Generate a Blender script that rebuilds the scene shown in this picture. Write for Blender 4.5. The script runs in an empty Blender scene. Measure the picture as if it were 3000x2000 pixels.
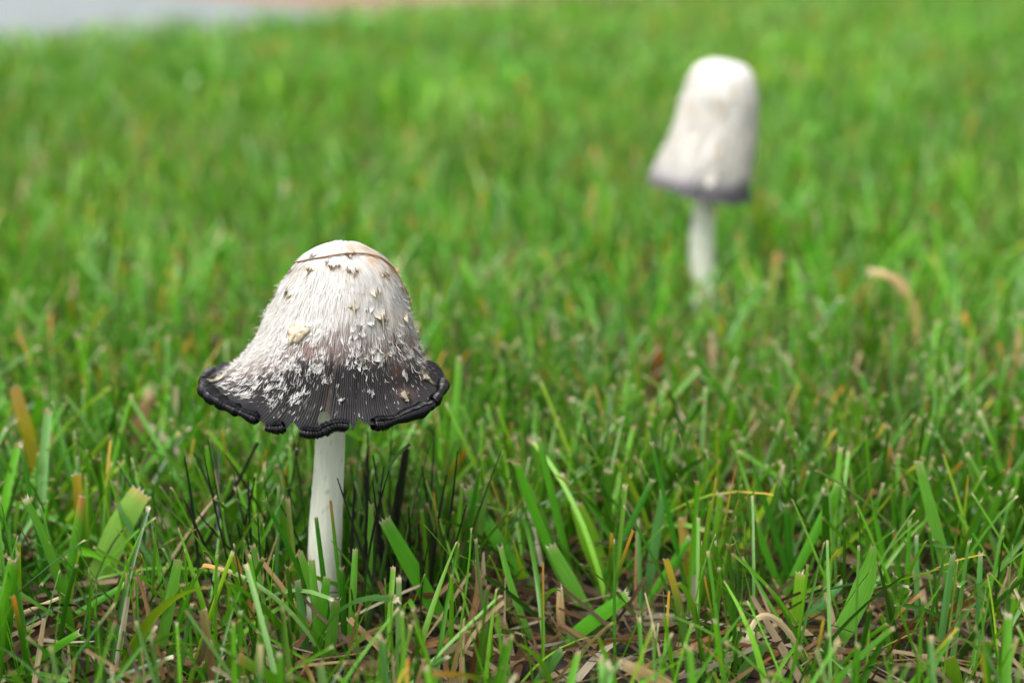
import bpy, math
import numpy as np

# ------------------------------------------------------------------ camera
SC = bpy.context.scene
COL = SC.collection
FPX = 5000.0                       # focal length in pixels of the 3000 x 2000 photograph
PITCH = math.radians(17.54)
CAM_H = 0.2059
cam_d = bpy.data.cameras.new('camera')
cam = bpy.data.objects.new('camera', cam_d)
COL.objects.link(cam)
cam.location = (0, 0, CAM_H)
cam.rotation_euler = (math.pi / 2 - PITCH, 0, 0)
cam_d.sensor_width = 36.0
cam_d.lens = 60.0
cam_d.clip_start = 0.01
cam_d.clip_end = 400.0
cam_d.dof.use_dof = True
cam_d.dof.focus_distance = 0.409
cam_d.dof.aperture_fstop = 7.6
SC.camera = cam

# ------------------------------------------------------------------ sky, sun, exposure
SUN_EL, SUN_AZ = math.radians(62), math.radians(-135)     # azimuth from +Y towards +X
w = bpy.data.worlds.new('World')
SC.world = w
w.use_nodes = True
nt = w.node_tree
bg = nt.nodes['Background']
sky = nt.nodes.new('ShaderNodeTexSky')
sky.sky_type = 'NISHITA'
sky.sun_disc = False
sky.sun_elevation = SUN_EL
sky.sun_rotation = SUN_AZ
sky.air_density = 1.0
sky.dust_density = 5.0
sky.ozone_density = 1.0
hs = nt.nodes.new('ShaderNodeHueSaturation')            # an overcast sky is nearly white
hs.inputs['Saturation'].default_value = 0.22
nt.links.new(sky.outputs[0], hs.inputs['Color'])
nt.links.new(hs.outputs[0], bg.inputs['Color'])
bg.inputs['Strength'].default_value = 0.15
sun_d = bpy.data.lights.new('sun', 'SUN')
sun_d.energy = 1.2
sun_d.angle = math.radians(35)
sun_d.color = (1.0, 0.965, 0.91)
sun = bpy.data.objects.new('sun', sun_d)
COL.objects.link(sun)
sun.location = (-0.5, -0.5, 2.0)
# sun direction vector (from the scene towards the sun)
sdir = np.array([math.sin(SUN_AZ) * math.cos(SUN_EL), math.cos(SUN_AZ) * math.cos(SUN_EL), math.sin(SUN_EL)])
from mathutils import Vector
sun.rotation_euler = Vector(-sdir).to_track_quat('-Z', 'Y').to_euler()
SC.view_settings.view_transform = 'Standard'
SC.view_settings.look = 'None'
SC.view_settings.gamma = 1.0
SC.view_settings.use_curve_mapping = False
SC.view_settings.exposure = 1.15

# ------------------------------------------------------------------ helpers
SP, CP = math.sin(PITCH), math.cos(PITCH)
RNG = np.random.default_rng(7)


def ground_at(px, py):
    u, v = (px - 1500) / FPX, (py - 1000) / FPX
    t = CAM_H / (SP + v * CP)
    return np.array([u * t, (CP - v * SP) * t, 0.0])


def plane_at(px, py, D):
    """point on the ray of a photo pixel at the distance Y = D"""
    px, py = np.asarray(px, float), np.asarray(py, float)
    u, v = (px - 1500) / FPX, (py - 1000) / FPX
    t = D / (CP - v * SP)
    return np.stack([u * t, np.broadcast_to(D, t.shape) * np.ones_like(t), CAM_H - (SP + v * CP) * t], -1)


def to_px(P):
    P = np.asarray(P, float)
    x, y, z = P[..., 0], P[..., 1], P[..., 2] - CAM_H
    dep = y * CP - z * SP
    up = y * SP + z * CP
    return 1500 + FPX * x / dep, 1000 - FPX * up / dep


def hash3(ix, iy, iz):
    h = np.sin(ix * 127.1 + iy * 311.7 + iz * 74.7) * 43758.5453
    return h - np.floor(h)


def vnoise(x, y, z=0.0):
    x, y, z = np.broadcast_arrays(np.asarray(x, float), np.asarray(y, float), np.asarray(z, float))
    ix, iy, iz = np.floor(x), np.floor(y), np.floor(z)
    fx, fy, fz = x - ix, y - iy, z - iz
    fx, fy, fz = [f * f * (3 - 2 * f) for f in (fx, fy, fz)]
    r = 0
    for a in (0, 1):
        for b in (0, 1):
            for c in (0, 1):
                r = r + hash3(ix + a, iy + b, iz + c) * (fx if a else 1 - fx) * (fy if b else 1 - fy) * (fz if c else 1 - fz)
    return r


def sstep(a, b, x):
    t = np.clip((x - a) / (b - a), 0, 1)
    return t * t * (3 - 2 * t)


def mix(a, b, f):
    f = np.asarray(f)[..., None]
    return np.asarray(a) * (1 - f) + np.asarray(b) * f


def make_mesh(name, V, F, C=None, UV=None, smooth=True):
    """V (n,3); F list of int arrays (m,3)/(m,4); C (n,3) colour; UV (n,3) surface coordinate"""
    me = bpy.data.meshes.new(name)
    V = np.asarray(V, np.float32)
    F = [np.asarray(f, np.int32) for f in (F if isinstance(F, list) else [F]) if len(f)]
    loops = np.concatenate([f.ravel() for f in F])
    sizes = np.concatenate([np.full(len(f), f.shape[1], np.int32) for f in F])
    starts = np.concatenate([[0], np.cumsum(sizes)[:-1]]).astype(np.int32)
    me.vertices.add(len(V))
    me.vertices.foreach_set('co', V.ravel())
    me.loops.add(len(loops))
    me.loops.foreach_set('vertex_index', loops)
    me.polygons.add(len(sizes))
    me.polygons.foreach_set('loop_start', starts)
    me.polygons.foreach_set('loop_total', sizes)
    me.polygons.foreach_set('use_smooth', np.full(len(sizes), smooth, bool))
    me.update(calc_edges=True)
    if C is not None:
        a = me.attributes.new('Col', 'FLOAT_COLOR', 'POINT')
        a.data.foreach_set('color', np.concatenate([np.asarray(C, np.float32), np.ones((len(V), 1), np.float32)], 1).ravel())
    if UV is not None:
        a = me.attributes.new('suv', 'FLOAT_VECTOR', 'POINT')
        a.data.foreach_set('vector', np.asarray(UV, np.float32).ravel())
    me.validate()
    return me


def obj(name, me, mat, parent=None):
    o = bpy.data.objects.new(name, me)
    COL.objects.link(o)
    if me is not None and mat is not None and not me.materials:
        me.materials.append(mat)
    if parent is not None:
        o.parent = parent
    return o


def tag(o, label=None, category=None, group=None, kind=None):
    for k, v in (('label', label), ('category', category), ('group', group), ('kind', kind)):
        if v:
            o[k] = v
    return o


def thing(name, loc, label, category, group=None):
    o = bpy.data.objects.new(name, None)
    COL.objects.link(o)
    o.location = loc
    o.empty_display_size = 0.01
    return tag(o, label, category, group)


# ------------------------------------------------------------------ materials
def new_mat(name):
    m = bpy.data.materials.new(name)
    m.use_nodes = True
    n = m.node_tree.nodes
    return m, n, m.node_tree.links, n['Principled BSDF'], n['Material Output']


def math_node(n, l, op, a, b=None):
    m = n.new('ShaderNodeMath')
    m.operation = op
    for i, v in enumerate((a, b)):
        if v is None:
            continue
        if isinstance(v, (int, float)):
            m.inputs[i].default_value = v
        else:
            l.new(v, m.inputs[i])
    return m.outputs[0]


def attr_mat(name, rough=0.5, spec=0.5, transl=0.0, stretch=(1, 1, 1), amount=0.3, bump=0.2, dist=0.0002, detail=3.0, subsurf=0.0):
    """colour from the 'Col' attribute times streaks along the surface coordinate 'suv', with a fine bump"""
    m, n, l, bs, out = new_mat(name)
    col = n.new('ShaderNodeAttribute'); col.attribute_name = 'Col'
    uv = n.new('ShaderNodeAttribute'); uv.attribute_name = 'suv'
    mp = n.new('ShaderNodeMapping'); mp.inputs['Scale'].default_value = stretch
    l.new(uv.outputs['Vector'], mp.inputs['Vector'])
    no = n.new('ShaderNodeTexNoise'); no.inputs['Scale'].default_value = 1.0; no.inputs['Detail'].default_value = detail
    l.new(mp.outputs[0], no.inputs['Vector'])
    mr = n.new('ShaderNodeMapRange')
    mr.inputs['From Min'].default_value = 0.25; mr.inputs['From Max'].default_value = 0.75
    mr.inputs['To Min'].default_value = 1 - amount; mr.inputs['To Max'].default_value = 1 + amount * 0.6
    l.new(no.outputs[0], mr.inputs['Value'])
    vm = n.new('ShaderNodeVectorMath'); vm.operation = 'SCALE'
    l.new(col.outputs['Color'], vm.inputs[0]); l.new(mr.outputs[0], vm.inputs['Scale'])
    l.new(vm.outputs[0], bs.inputs['Base Color'])
    bs.inputs['Roughness'].default_value = rough
    bs.inputs['Specular IOR Level'].default_value = spec
    if subsurf:
        bs.inputs['Subsurface Weight'].default_value = subsurf
        bs.inputs['Subsurface Radius'].default_value = (1.0, 0.9, 0.7)
        bs.inputs['Subsurface Scale'].default_value = 0.0015
    if bump:
        b = n.new('ShaderNodeBump'); b.inputs['Strength'].default_value = bump; b.inputs['Distance'].default_value = dist
        l.new(no.outputs[0], b.inputs['Height']); l.new(b.outputs[0], bs.inputs['Normal'])
    if transl:
        tr = n.new('ShaderNodeBsdfTranslucent')
        tc = n.new('ShaderNodeVectorMath'); tc.operation = 'MULTIPLY'
        l.new(vm.outputs[0], tc.inputs[0]); tc.inputs[1].default_value = (1.5, 1.35, 0.6)
        l.new(tc.outputs[0], tr.inputs['Color'])
        mx = n.new('ShaderNodeMixShader'); mx.inputs[0].default_value = transl
        l.new(bs.outputs[0], mx.inputs[1]); l.new(tr.outputs[0], mx.inputs[2])
        l.new(mx.outputs[0], out.inputs['Surface'])
    return m


# suv of a blade: (across in mm + offset, along in mm, random)
MAT_GRASS = attr_mat('grass_leaf', rough=0.40, spec=0.48, transl=0.33, stretch=(4.0, 0.12, 1.0), amount=0.22, bump=0.35, dist=0.00012)
MAT_DRY = attr_mat('dry_grass', rough=0.75, spec=0.25, transl=0.15, stretch=(5.0, 0.2, 1.0), amount=0.4, bump=0.5, dist=0.00015)
MAT_CAP = attr_mat('cap_skin', rough=0.75, spec=0.3, stretch=(5.0, 0.5, 1.0), amount=0.14, bump=0.5, dist=0.00018)
MAT_FIBRE = attr_mat('cap_fibres', rough=0.8, spec=0.25, transl=0.12, stretch=(8.0, 0.5, 1.0), amount=0.12, bump=0.0)
MAT_STEM = attr_mat('stem_flesh', rough=0.55, spec=0.4, stretch=(1.6, 0.16, 1.0), amount=0.10, bump=0.3, dist=0.0002, subsurf=0.25)
MAT_INK = attr_mat('inky_roll', rough=0.27, spec=0.32, stretch=(2.0, 2.0, 1.0), amount=0.4, bump=0.25, dist=0.0001)


def soil_material():
    m, n, l, bs, out = new_mat('soil')
    tc = n.new('ShaderNodeTexCoord')
    no = n.new('ShaderNodeTexNoise'); no.inputs['Scale'].default_value = 160; no.inputs['Detail'].default_value = 6
    l.new(tc.outputs['Object'], no.inputs['Vector'])
    big = n.new('ShaderNodeTexNoise'); big.inputs['Scale'].default_value = 9; big.inputs['Detail'].default_value = 4
    l.new(tc.outputs['Object'], big.inputs['Vector'])
    rp = n.new('ShaderNodeValToRGB')
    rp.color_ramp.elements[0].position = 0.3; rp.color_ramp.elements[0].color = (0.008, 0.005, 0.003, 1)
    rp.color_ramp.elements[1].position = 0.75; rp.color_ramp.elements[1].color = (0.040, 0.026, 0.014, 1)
    l.new(no.outputs[0], rp.inputs[0])
    # away from the near lawn, turf seen from afar reads green
    geo = n.new('ShaderNodeSeparateXYZ'); l.new(tc.outputs['Object'], geo.inputs[0])
    ln = n.new('ShaderNodeVectorMath'); ln.operation = 'LENGTH'; l.new(tc.outputs['Object'], ln.inputs[0])
    mr = n.new('ShaderNodeMapRange'); mr.inputs['From Min'].default_value = 2.2; mr.inputs['From Max'].default_value = 3.2
    l.new(ln.outputs['Value'], mr.inputs['Value'])
    gr = n.new('ShaderNodeValToRGB')
    gr.color_ramp.elements[0].color = (0.035, 0.085, 0.012, 1); gr.color_ramp.elements[0].position = 0.35
    gr.color_ramp.elements[1].color = (0.10, 0.19, 0.035, 1); gr.color_ramp.elements[1].position = 0.7
    l.new(big.outputs[0], gr.inputs[0])
    mx = n.new('ShaderNodeMixRGB'); l.new(mr.outputs[0], mx.inputs[0]); l.new(rp.outputs[0], mx.inputs[1]); l.new(gr.outputs[0], mx.inputs[2])
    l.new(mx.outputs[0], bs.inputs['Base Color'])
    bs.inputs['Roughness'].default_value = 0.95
    b = n.new('ShaderNodeBump'); b.inputs['Strength'].default_value = 0.8; b.inputs['Distance'].default_value = 0.002
    l.new(no.outputs[0], b.inputs['Height']); l.new(b.outputs[0], bs.inputs['Normal'])
    return m


def paving_material(name, c0, c1, scale):
    m, n, l, bs, out = new_mat(name)
    tc = n.new('ShaderNodeTexCoord')
    no = n.new('ShaderNodeTexNoise'); no.inputs['Scale'].default_value = scale; no.inputs['Detail'].default_value = 7
    l.new(tc.outputs['Object'], no.inputs['Vector'])
    rp = n.new('ShaderNodeValToRGB')
    rp.color_ramp.elements[0].position = 0.3; rp.color_ramp.elements[0].color = (*c0, 1)
    rp.color_ramp.elements[1].position = 0.7; rp.color_ramp.elements[1].color = (*c1, 1)
    l.new(no.outputs[0], rp.inputs[0]); l.new(rp.outputs[0], bs.inputs['Base Color'])
    bs.inputs['Roughness'].default_value = 0.85
    b = n.new('ShaderNodeBump'); b.inputs['Strength'].default_value = 0.5; b.inputs['Distance'].default_value = 0.002
    l.new(no.outputs[0], b.inputs['Height']); l.new(b.outputs[0], bs.inputs['Normal'])
    return m


# ------------------------------------------------------------------ ground, path, paving
TIP_Z = 0.034                                            # the lawn's edge is seen over its blade tips
def at_height(px, py, z):
    g = ground_at(px, py)
    return g[:2] * (CAM_H - z) / CAM_H


EDGE_A = at_height(0, 90, TIP_Z)
EDGE_B = at_height(1250, 0, TIP_Z)
EDGE_T = (EDGE_B - EDGE_A) / np.linalg.norm(EDGE_B - EDGE_A)
EDGE_N = np.array([-EDGE_T[1], EDGE_T[0]])              # points away from the lawn


def edge_dist(x, y):
    return (x - EDGE_A[0]) * EDGE_N[0] + (y - EDGE_A[1]) * EDGE_N[1]


S = 120.0
gm = make_mesh('ground', [(-S, -S, 0), (S, -S, 0), (S, S, 0), (-S, S, 0)], np.array([[0, 1, 2, 3]]))
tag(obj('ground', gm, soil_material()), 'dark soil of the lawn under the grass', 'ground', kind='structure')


def slab(name, poly, z0, mat):
    k_ = len(poly)
    V = [(*q_, 0.0005) for q_ in poly] + [(*q_, z0) for q_ in poly]
    me = bpy.data.meshes.new(name)
    me.from_pydata(V, [], [tuple(range(k_, 2 * k_))] + [(i_, (i_ + 1) % k_, k_ + (i_ + 1) % k_, k_ + i_) for i_ in range(k_)])
    return obj(name, me, mat)


PALE = paving_material('pale_concrete', (0.135, 0.158, 0.160), (0.190, 0.212, 0.210), 40)
ROSE = paving_material('rose_gravel', (0.1716, 0.0975, 0.0663), (0.234, 0.1443, 0.0975), 60)
# the joint between the two pavings runs from far left towards the lawn
J0, J1 = ground_at(330, 0)[:2], ground_at(950, 60)[:2]
jd = (J0 - J1) / np.linalg.norm(J0 - J1)
m_ = np.array([[EDGE_T[0], -jd[0]], [EDGE_T[1], -jd[1]]])
ta, tb = np.linalg.solve(m_, J1 - EDGE_A)
JX = EDGE_A + EDGE_T * ta                                # where the joint meets the lawn
perp = np.array([-jd[1], jd[0]]) * 0.0015
if perp[0] > 0:
    perp = -perp
far_j = JX + jd * 60
tag(slab('path', [EDGE_A - EDGE_T * 60, JX + perp, far_j + perp], 0.012, PALE), 'pale grey concrete path beyond the lawn edge', 'path', kind='structure')
tag(slab('pavement', [JX - perp, EDGE_A + EDGE_T * 60, EDGE_A + EDGE_T * 60 + EDGE_N * 60, far_j - perp], 0.010, ROSE), 'pinkish brown paving beyond the lawn, beside the pale path', 'pavement', kind='structure')

# ------------------------------------------------------------------ grass blades (vectorised)
GREENS = np.array([(0.026, 0.125, 0.005), (0.048, 0.205, 0.008), (0.080, 0.285, 0.012), (0.110, 0.335, 0.022),
                   (0.105, 0.290, 0.060), (0.150, 0.330, 0.120), (0.175, 0.340, 0.018)])
GREEN_P = np.array([0.13, 0.25, 0.26, 0.17, 0.10, 0.05, 0.04])
STRAWS = np.array([(0.425, 0.323, 0.1785), (0.34, 0.221, 0.102), (0.238, 0.1275, 0.05525), (0.51, 0.442, 0.306), (0.1445, 0.07225, 0.02975), (0.3825, 0.187, 0.051)])
STRAW_P = np.array([0.26, 0.24, 0.19, 0.14, 0.10, 0.07])


class Blades:
    """parameters of n ribbons; build() returns arrays"""

    def __init__(self, x, y, z, L, W, az, lean, curve, psi, twist, base, tipc, tipf, cutw):
        self.__dict__.update(locals())

    def build(self, seg, across, fray, rng):
        n = len(self.x)
        s = np.concatenate([np.linspace(0, 0.965, seg), [1.0]])          # a short last piece carries the torn tip
        a = self.lean[:, None] + self.curve[:, None] * s[None] ** 1.3
        am = 0.5 * (a[:, 1:] + a[:, :-1])
        ds = self.L[:, None] * np.diff(s)[None]
        hz = np.concatenate([np.zeros((n, 1)), np.cumsum(np.sin(am) * ds, 1)], 1)
        vz = np.concatenate([np.zeros((n, 1)), np.cumsum(np.cos(am) * ds, 1)], 1)
        ca, sa = np.cos(self.az)[:, None], np.sin(self.az)[:, None]
        P = np.stack([self.x[:, None] + hz * ca, self.y[:, None] + hz * sa, self.z[:, None] + vz], -1)
        P[..., 2] = np.maximum(P[..., 2], 0.0008 * np.sign(self.z[:, None] + 1))
        P[:, 0, 2] = self.z
        T = np.stack([np.sin(a) * ca, np.sin(a) * sa, np.cos(a)], -1)
        b = np.stack([-sa + 0 * a, ca + 0 * a, 0 * a], -1)
        nrm = np.cross(T, b)
        ps = self.psi[:, None] + self.twist[:, None] * s[None]
        side = b * np.cos(ps)[..., None] + nrm * np.sin(ps)[..., None]
        nn = -b * np.sin(ps)[..., None] + nrm * np.cos(ps)[..., None]
        prof = np.interp(s, [0, 0.25, 0.6, 1], [0.65, 0.95, 1.0, 1.0])[None] * (1 + (self.cutw[:, None] - 1) * np.clip((s[None] - 0.35) / 0.65, 0, 1) ** 1.6)
        hw = 0.5 * self.W[:, None] * prof
        us = np.linspace(-1, 1, across)
        V = P[:, :, None] + side[:, :, None] * (hw[..., None] * us)[..., None] + nn[:, :, None] * (0.38 * hw[..., None] * np.abs(us))[..., None]
        cf = sstep(0, 1, (s[None] - (1 - self.tipf[:, None])) / np.maximum(self.tipf[:, None], 1e-3))
        C = self.base[:, None] * (1 - cf[..., None]) + self.tipc[:, None] * cf[..., None]
        lo = np.clip(1 - s / 0.22, 0, 1)[None, :, None] * 0.3            # pale sheath at the root
        C = C * (1 - lo) + np.array([0.15, 0.19, 0.06]) * lo
        C = np.repeat(C[:, :, None], across, 2)
        UV = np.stack([np.broadcast_to((hw[..., None] * us) * 1000 + self.x[:, None, None] * 9173 % 50, V.shape[:3]),
                       np.broadcast_to((s[None] * self.L[:, None])[..., None] * 1000, V.shape[:3]),
                       np.broadcast_to((self.y * 7919 % 40)[:, None, None], V.shape[:3])], -1)
        k = (seg + 1) * across
        i = np.arange(seg)[:, None] * across + np.arange(across - 1)[None]
        q = np.stack([i, i + 1, i + across + 1, i + across], -1).reshape(-1, 4)
        F4 = (q[None] + (np.arange(n) * k)[:, None, None]).reshape(-1, 4)
        V, C, UV = V.reshape(-1, 3), C.reshape(-1, 3), UV.reshape(-1, 3)
        F3 = np.zeros((0, 3), int)
        if fray:
            # torn fibres at the mown end
            m = fray
            tip, sd, tn = P[:, -1], side[:, -1], T[:, -1]
            hwt = hw[:, -1]
            c0 = np.linspace(-0.8, 0.8, m)[None] + rng.normal(0, 0.12, (n, m))
            ln = rng.uniform(0.15, 1.0, (n, m)) ** 1.5 * 0.0013 * np.clip(hwt / 0.0008, 0.5, 1.6)[:, None]
            wd = hwt[:, None] * 0.55 / m * 2
            sp = c0 * 0.25 + rng.normal(0, 0.25, (n, m))
            A = tip[:, None] + sd[:, None] * ((c0 - 0) * hwt[:, None] - wd)[..., None] - tn[:, None] * 0.0002
            B = tip[:, None] + sd[:, None] * ((c0 - 0) * hwt[:, None] + wd)[..., None] - tn[:, None] * 0.0002
            E = tip[:, None] + sd[:, None] * (c0 * hwt[:, None])[..., None] + (tn[:, None] + sd[:, None] * sp[..., None] + nn[:, -1][:, None] * rng.normal(0, .25, (n, m))[..., None]) * ln[..., None]
            VF = np.stack([A, B, E], 2).reshape(-1, 3)
            cfr = np.array([0.55, 0.50, 0.36]) * rng.uniform(0.5, 1.15, (n, m, 1, 1)) * np.ones((1, 1, 3, 1))
            VC = cfr.reshape(-1, 3)
            VU = np.zeros_like(VF)
            F3 = np.arange(len(VF)).reshape(-1, 3) + len(V)
            V, C, UV = np.concatenate([V, VF]), np.concatenate([C, VC]), np.concatenate([UV, VU])
        return V, [F4, F3], C, UV


def random_blades(x, y, rng, dead_boost):
    n = len(x)
    base = GREENS[rng.choice(len(GREENS), n, p=GREEN_P)] * rng.uniform(0.5, 1.2, (n, 1))
    patch = vnoise(x * 9 + 3, y * 9 + 1)
    base = base * (0.80 + 0.40 * patch)[:, None]
    warm = vnoise(x * 5 + 13, y * 5 + 7)
    base *= np.array([0.95, 1.16, 0.85])
    base[:, 0] *= 1.05 + 0.5 * warm
    tipk = rng.random(n)
    tipc = STRAWS[rng.choice([0, 3, 3, 0, 1], n)] * rng.uniform(0.8, 1.1, (n, 1))
    tipf = np.where(tipk < 0.80, rng.uniform(0.004, 0.02, n), np.where(tipk < 0.94, rng.uniform(0.03, 0.09, n), rng.uniform(0.2, 0.5, n)))
    yel = tipk > 0.94
    tipc[yel] = np.array([(0.42, 0.30, 0.03), (0.48, 0.22, 0.03)])[rng.integers(0, 2, yel.sum())]
    dead = rng.random(n) < (0.035 + 0.14 * np.clip(dead_boost, 0, 1))
    dc = STRAWS[rng.choice(len(STRAWS), n, p=STRAW_P)] * rng.uniform(0.7, 1.1, (n, 1))
    base[dead] = dc[dead]
    tipc[dead] = dc[dead] * 1.1
    W = np.where(rng.random(n) < 0.10, rng.uniform(0.0018, 0.0030, n), rng.uniform(0.0006, 0.0016, n))
    az = rng.uniform(0, 2 * np.pi, n)
    lean = np.abs(rng.normal(0.30, 0.24, n))
    curve = rng.normal(0.12, 0.20, n) + (rng.random(n) < 0.12) * rng.uniform(0.3, 1.0, n)
    flat = rng.random(n) < 0.14
    lean[flat] += rng.uniform(0.3, 0.8, flat.sum())
    L = np.clip(rng.normal(0.046, 0.009, n), 0.018, 0.075)
    mown = rng.normal(0.039, 0.0045, n)                  # the mower cuts to about one height
    hz = L * np.cos(lean + 0.5 * curve)
    L = np.where(hz > mown, L * mown / np.maximum(hz, 1e-4), L)
    L[dead] *= 0.75
    psi = rng.uniform(-1.2, 1.2, n)
    twist = rng.normal(0, 0.7, n)
    cutw = np.where(rng.random(n) < 0.78, rng.uniform(0.55, 0.9, n), rng.uniform(0.12, 0.3, n))
    return Blades(x, y, np.full(n, -0.001), L, W, az, lean, curve, psi, twist, base, tipc, tipf, cutw)


# the two mushrooms' places
D1, D2 = 0.4005, 0.6846
STEM1 = ground_at(944, 1850)
STEM2 = ground_at(2072, 930)


def tip_of(bl):
    am = bl.lean + 0.55 * bl.curve
    return np.stack([bl.x + bl.L * np.sin(am) * np.cos(bl.az), bl.y + bl.L * np.sin(am) * np.sin(bl.az), bl.L * np.cos(am)], -1)


def keep_clear(bl):
    """no blade grows through a mushroom or hides the stems the photograph shows"""
    k = np.ones(len(bl.x), bool)
    tip = tip_of(bl)
    for c, r, hmax, rim in ((STEM1, 0.0062, 0.050, 0.036), (STEM2, 0.0065, 0.042, 0.027)):
        for f in (0.0, 0.3, 0.6, 1.0):
            px_, py_ = bl.x + (tip[:, 0] - bl.x) * f, bl.y + (tip[:, 1] - bl.y) * f
            k &= np.hypot(px_ - c[0], py_ - c[1]) > r
        k &= ~((np.hypot(tip[:, 0] - c[0], tip[:, 1] - c[1]) < rim) & (tip[:, 2] > hmax))
        k &= ~((np.hypot(bl.x - c[0], bl.y - c[1]) < rim) & (tip[:, 2] > hmax))
    bx, by = to_px(np.stack([bl.x, bl.y, 0 * bl.x], -1))
    tx, ty = to_px(tip)
    for x0, x1, ylim, dlim in ((885, 1035, 1650, 0.405), (2005, 2105, 800, 0.69)):
        for f in (0.4, 0.6, 0.8, 1.0):
            xx, yy = bx + (tx - bx) * f, by + (ty - by) * f
            k &= ~((xx > x0) & (xx < x1) & (yy < ylim) & (bl.y < dlim))
    return k


def select(bl, k):
    for a, v in list(bl.__dict__.items()):
        if isinstance(v, np.ndarray):
            bl.__dict__[a] = v[k]
    return bl


def scatter(y0, y1, dens, rng, half=0.33, margin=0.12):
    area = (half * (y0 + y1) + 2 * margin) * (y1 - y0)
    n = int(area * dens * 1e4)
    wmax = half * y1 + margin
    x = rng.uniform(-wmax, wmax, n * 2)
    y = rng.uniform(y0, y1, n * 2)
    k = (np.abs(x) < half * y + margin) & (edge_dist(x, y) < -0.004)
    x, y = x[k][:n], y[k][:n]
    return x, y


def lawn(name, y0, y1, dens, seg, across, fray, label, wscale=1.0, seed=1, heroes=None, tone=1.0, **kw):
    rng = np.random.default_rng(seed)
    x, y = scatter(y0, y1, dens, rng, **kw)
    dn = sstep(0.5, 0.8, vnoise(x * 14 + 40, y * 14)) + 0.9 * np.exp(-(((x - 0.13) / 0.09) ** 2 + ((y - 0.55) / 0.07) ** 2))
    bl = random_blades(x, y, rng, dn)
    bl.W = bl.W * wscale
    bl.base = bl.base * tone
    bl = select(bl, keep_clear(bl))
    if heroes is not None:
        bl = select(bl, heroes(bl, rng))
    V, F, C, UV = bl.build(seg, across, fray, rng)
    return tag(obj(name, make_mesh(name, V, F, C, UV), MAT_GRASS), label, 'grass', kind='stuff')


lawn('lawn_grass', 0.56, 1.05, 3.2, 5, 3, 0, 'green mown grass around and behind the tall pale mushroom', seed=12, tone=1.08, margin=0.38)
lawn('far_grass', 1.05, 2.7, 2.0, 4, 2, 0, 'green mown grass reaching back to the path', wscale=1.5, seed=13, tone=1.2, margin=0.55)


def thatch(name, y0, y1, dens, label, seed, margin=0.1):
    rng = np.random.default_rng(seed)
    x, y = scatter(y0, y1, dens, rng, margin=margin)
    n = len(x)
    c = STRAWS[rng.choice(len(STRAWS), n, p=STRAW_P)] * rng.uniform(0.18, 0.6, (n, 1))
    bl = Blades(x, y, rng.uniform(0.001, 0.007, n), rng.uniform(0.012, 0.045, n), rng.uniform(0.0006, 0.0022, n), rng.uniform(0, 6.283, n),
                rng.normal(1.40, 0.17, n), rng.normal(0.1, 0.35, n), rng.uniform(-1, 1, n), rng.normal(0, 1.2, n), c, c * 1.15, np.full(n, 0.2), rng.uniform(0.3, 0.9, n))
    tip = tip_of(bl)
    k = np.ones(n, bool)
    for c_ in (STEM1, STEM2):
        for f in (0, 0.25, 0.5, 0.75, 1):
            k &= np.hypot(x + (tip[:, 0] - x) * f - c_[0], y + (tip[:, 1] - y) * f - c_[1]) > 0.0065
    bl = select(bl, k)
    V, F, C, UV = bl.build(5, 2, 0, rng)
    return tag(obj(name, make_mesh(name, V, F, C, UV), MAT_DRY), label, 'dead grass', kind='stuff')


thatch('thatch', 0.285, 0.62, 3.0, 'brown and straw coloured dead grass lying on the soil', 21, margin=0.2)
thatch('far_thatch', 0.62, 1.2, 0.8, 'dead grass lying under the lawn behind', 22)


# ------------------------------------------------------------------ mushroom caps
def crop1(cx, cy):
    """pixel of the enlarged view of the big cap -> photo pixel"""
    return 560 + 0.39534 * np.asarray(cx, float), 680 + 0.39534 * np.asarray(cy, float)


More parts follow.
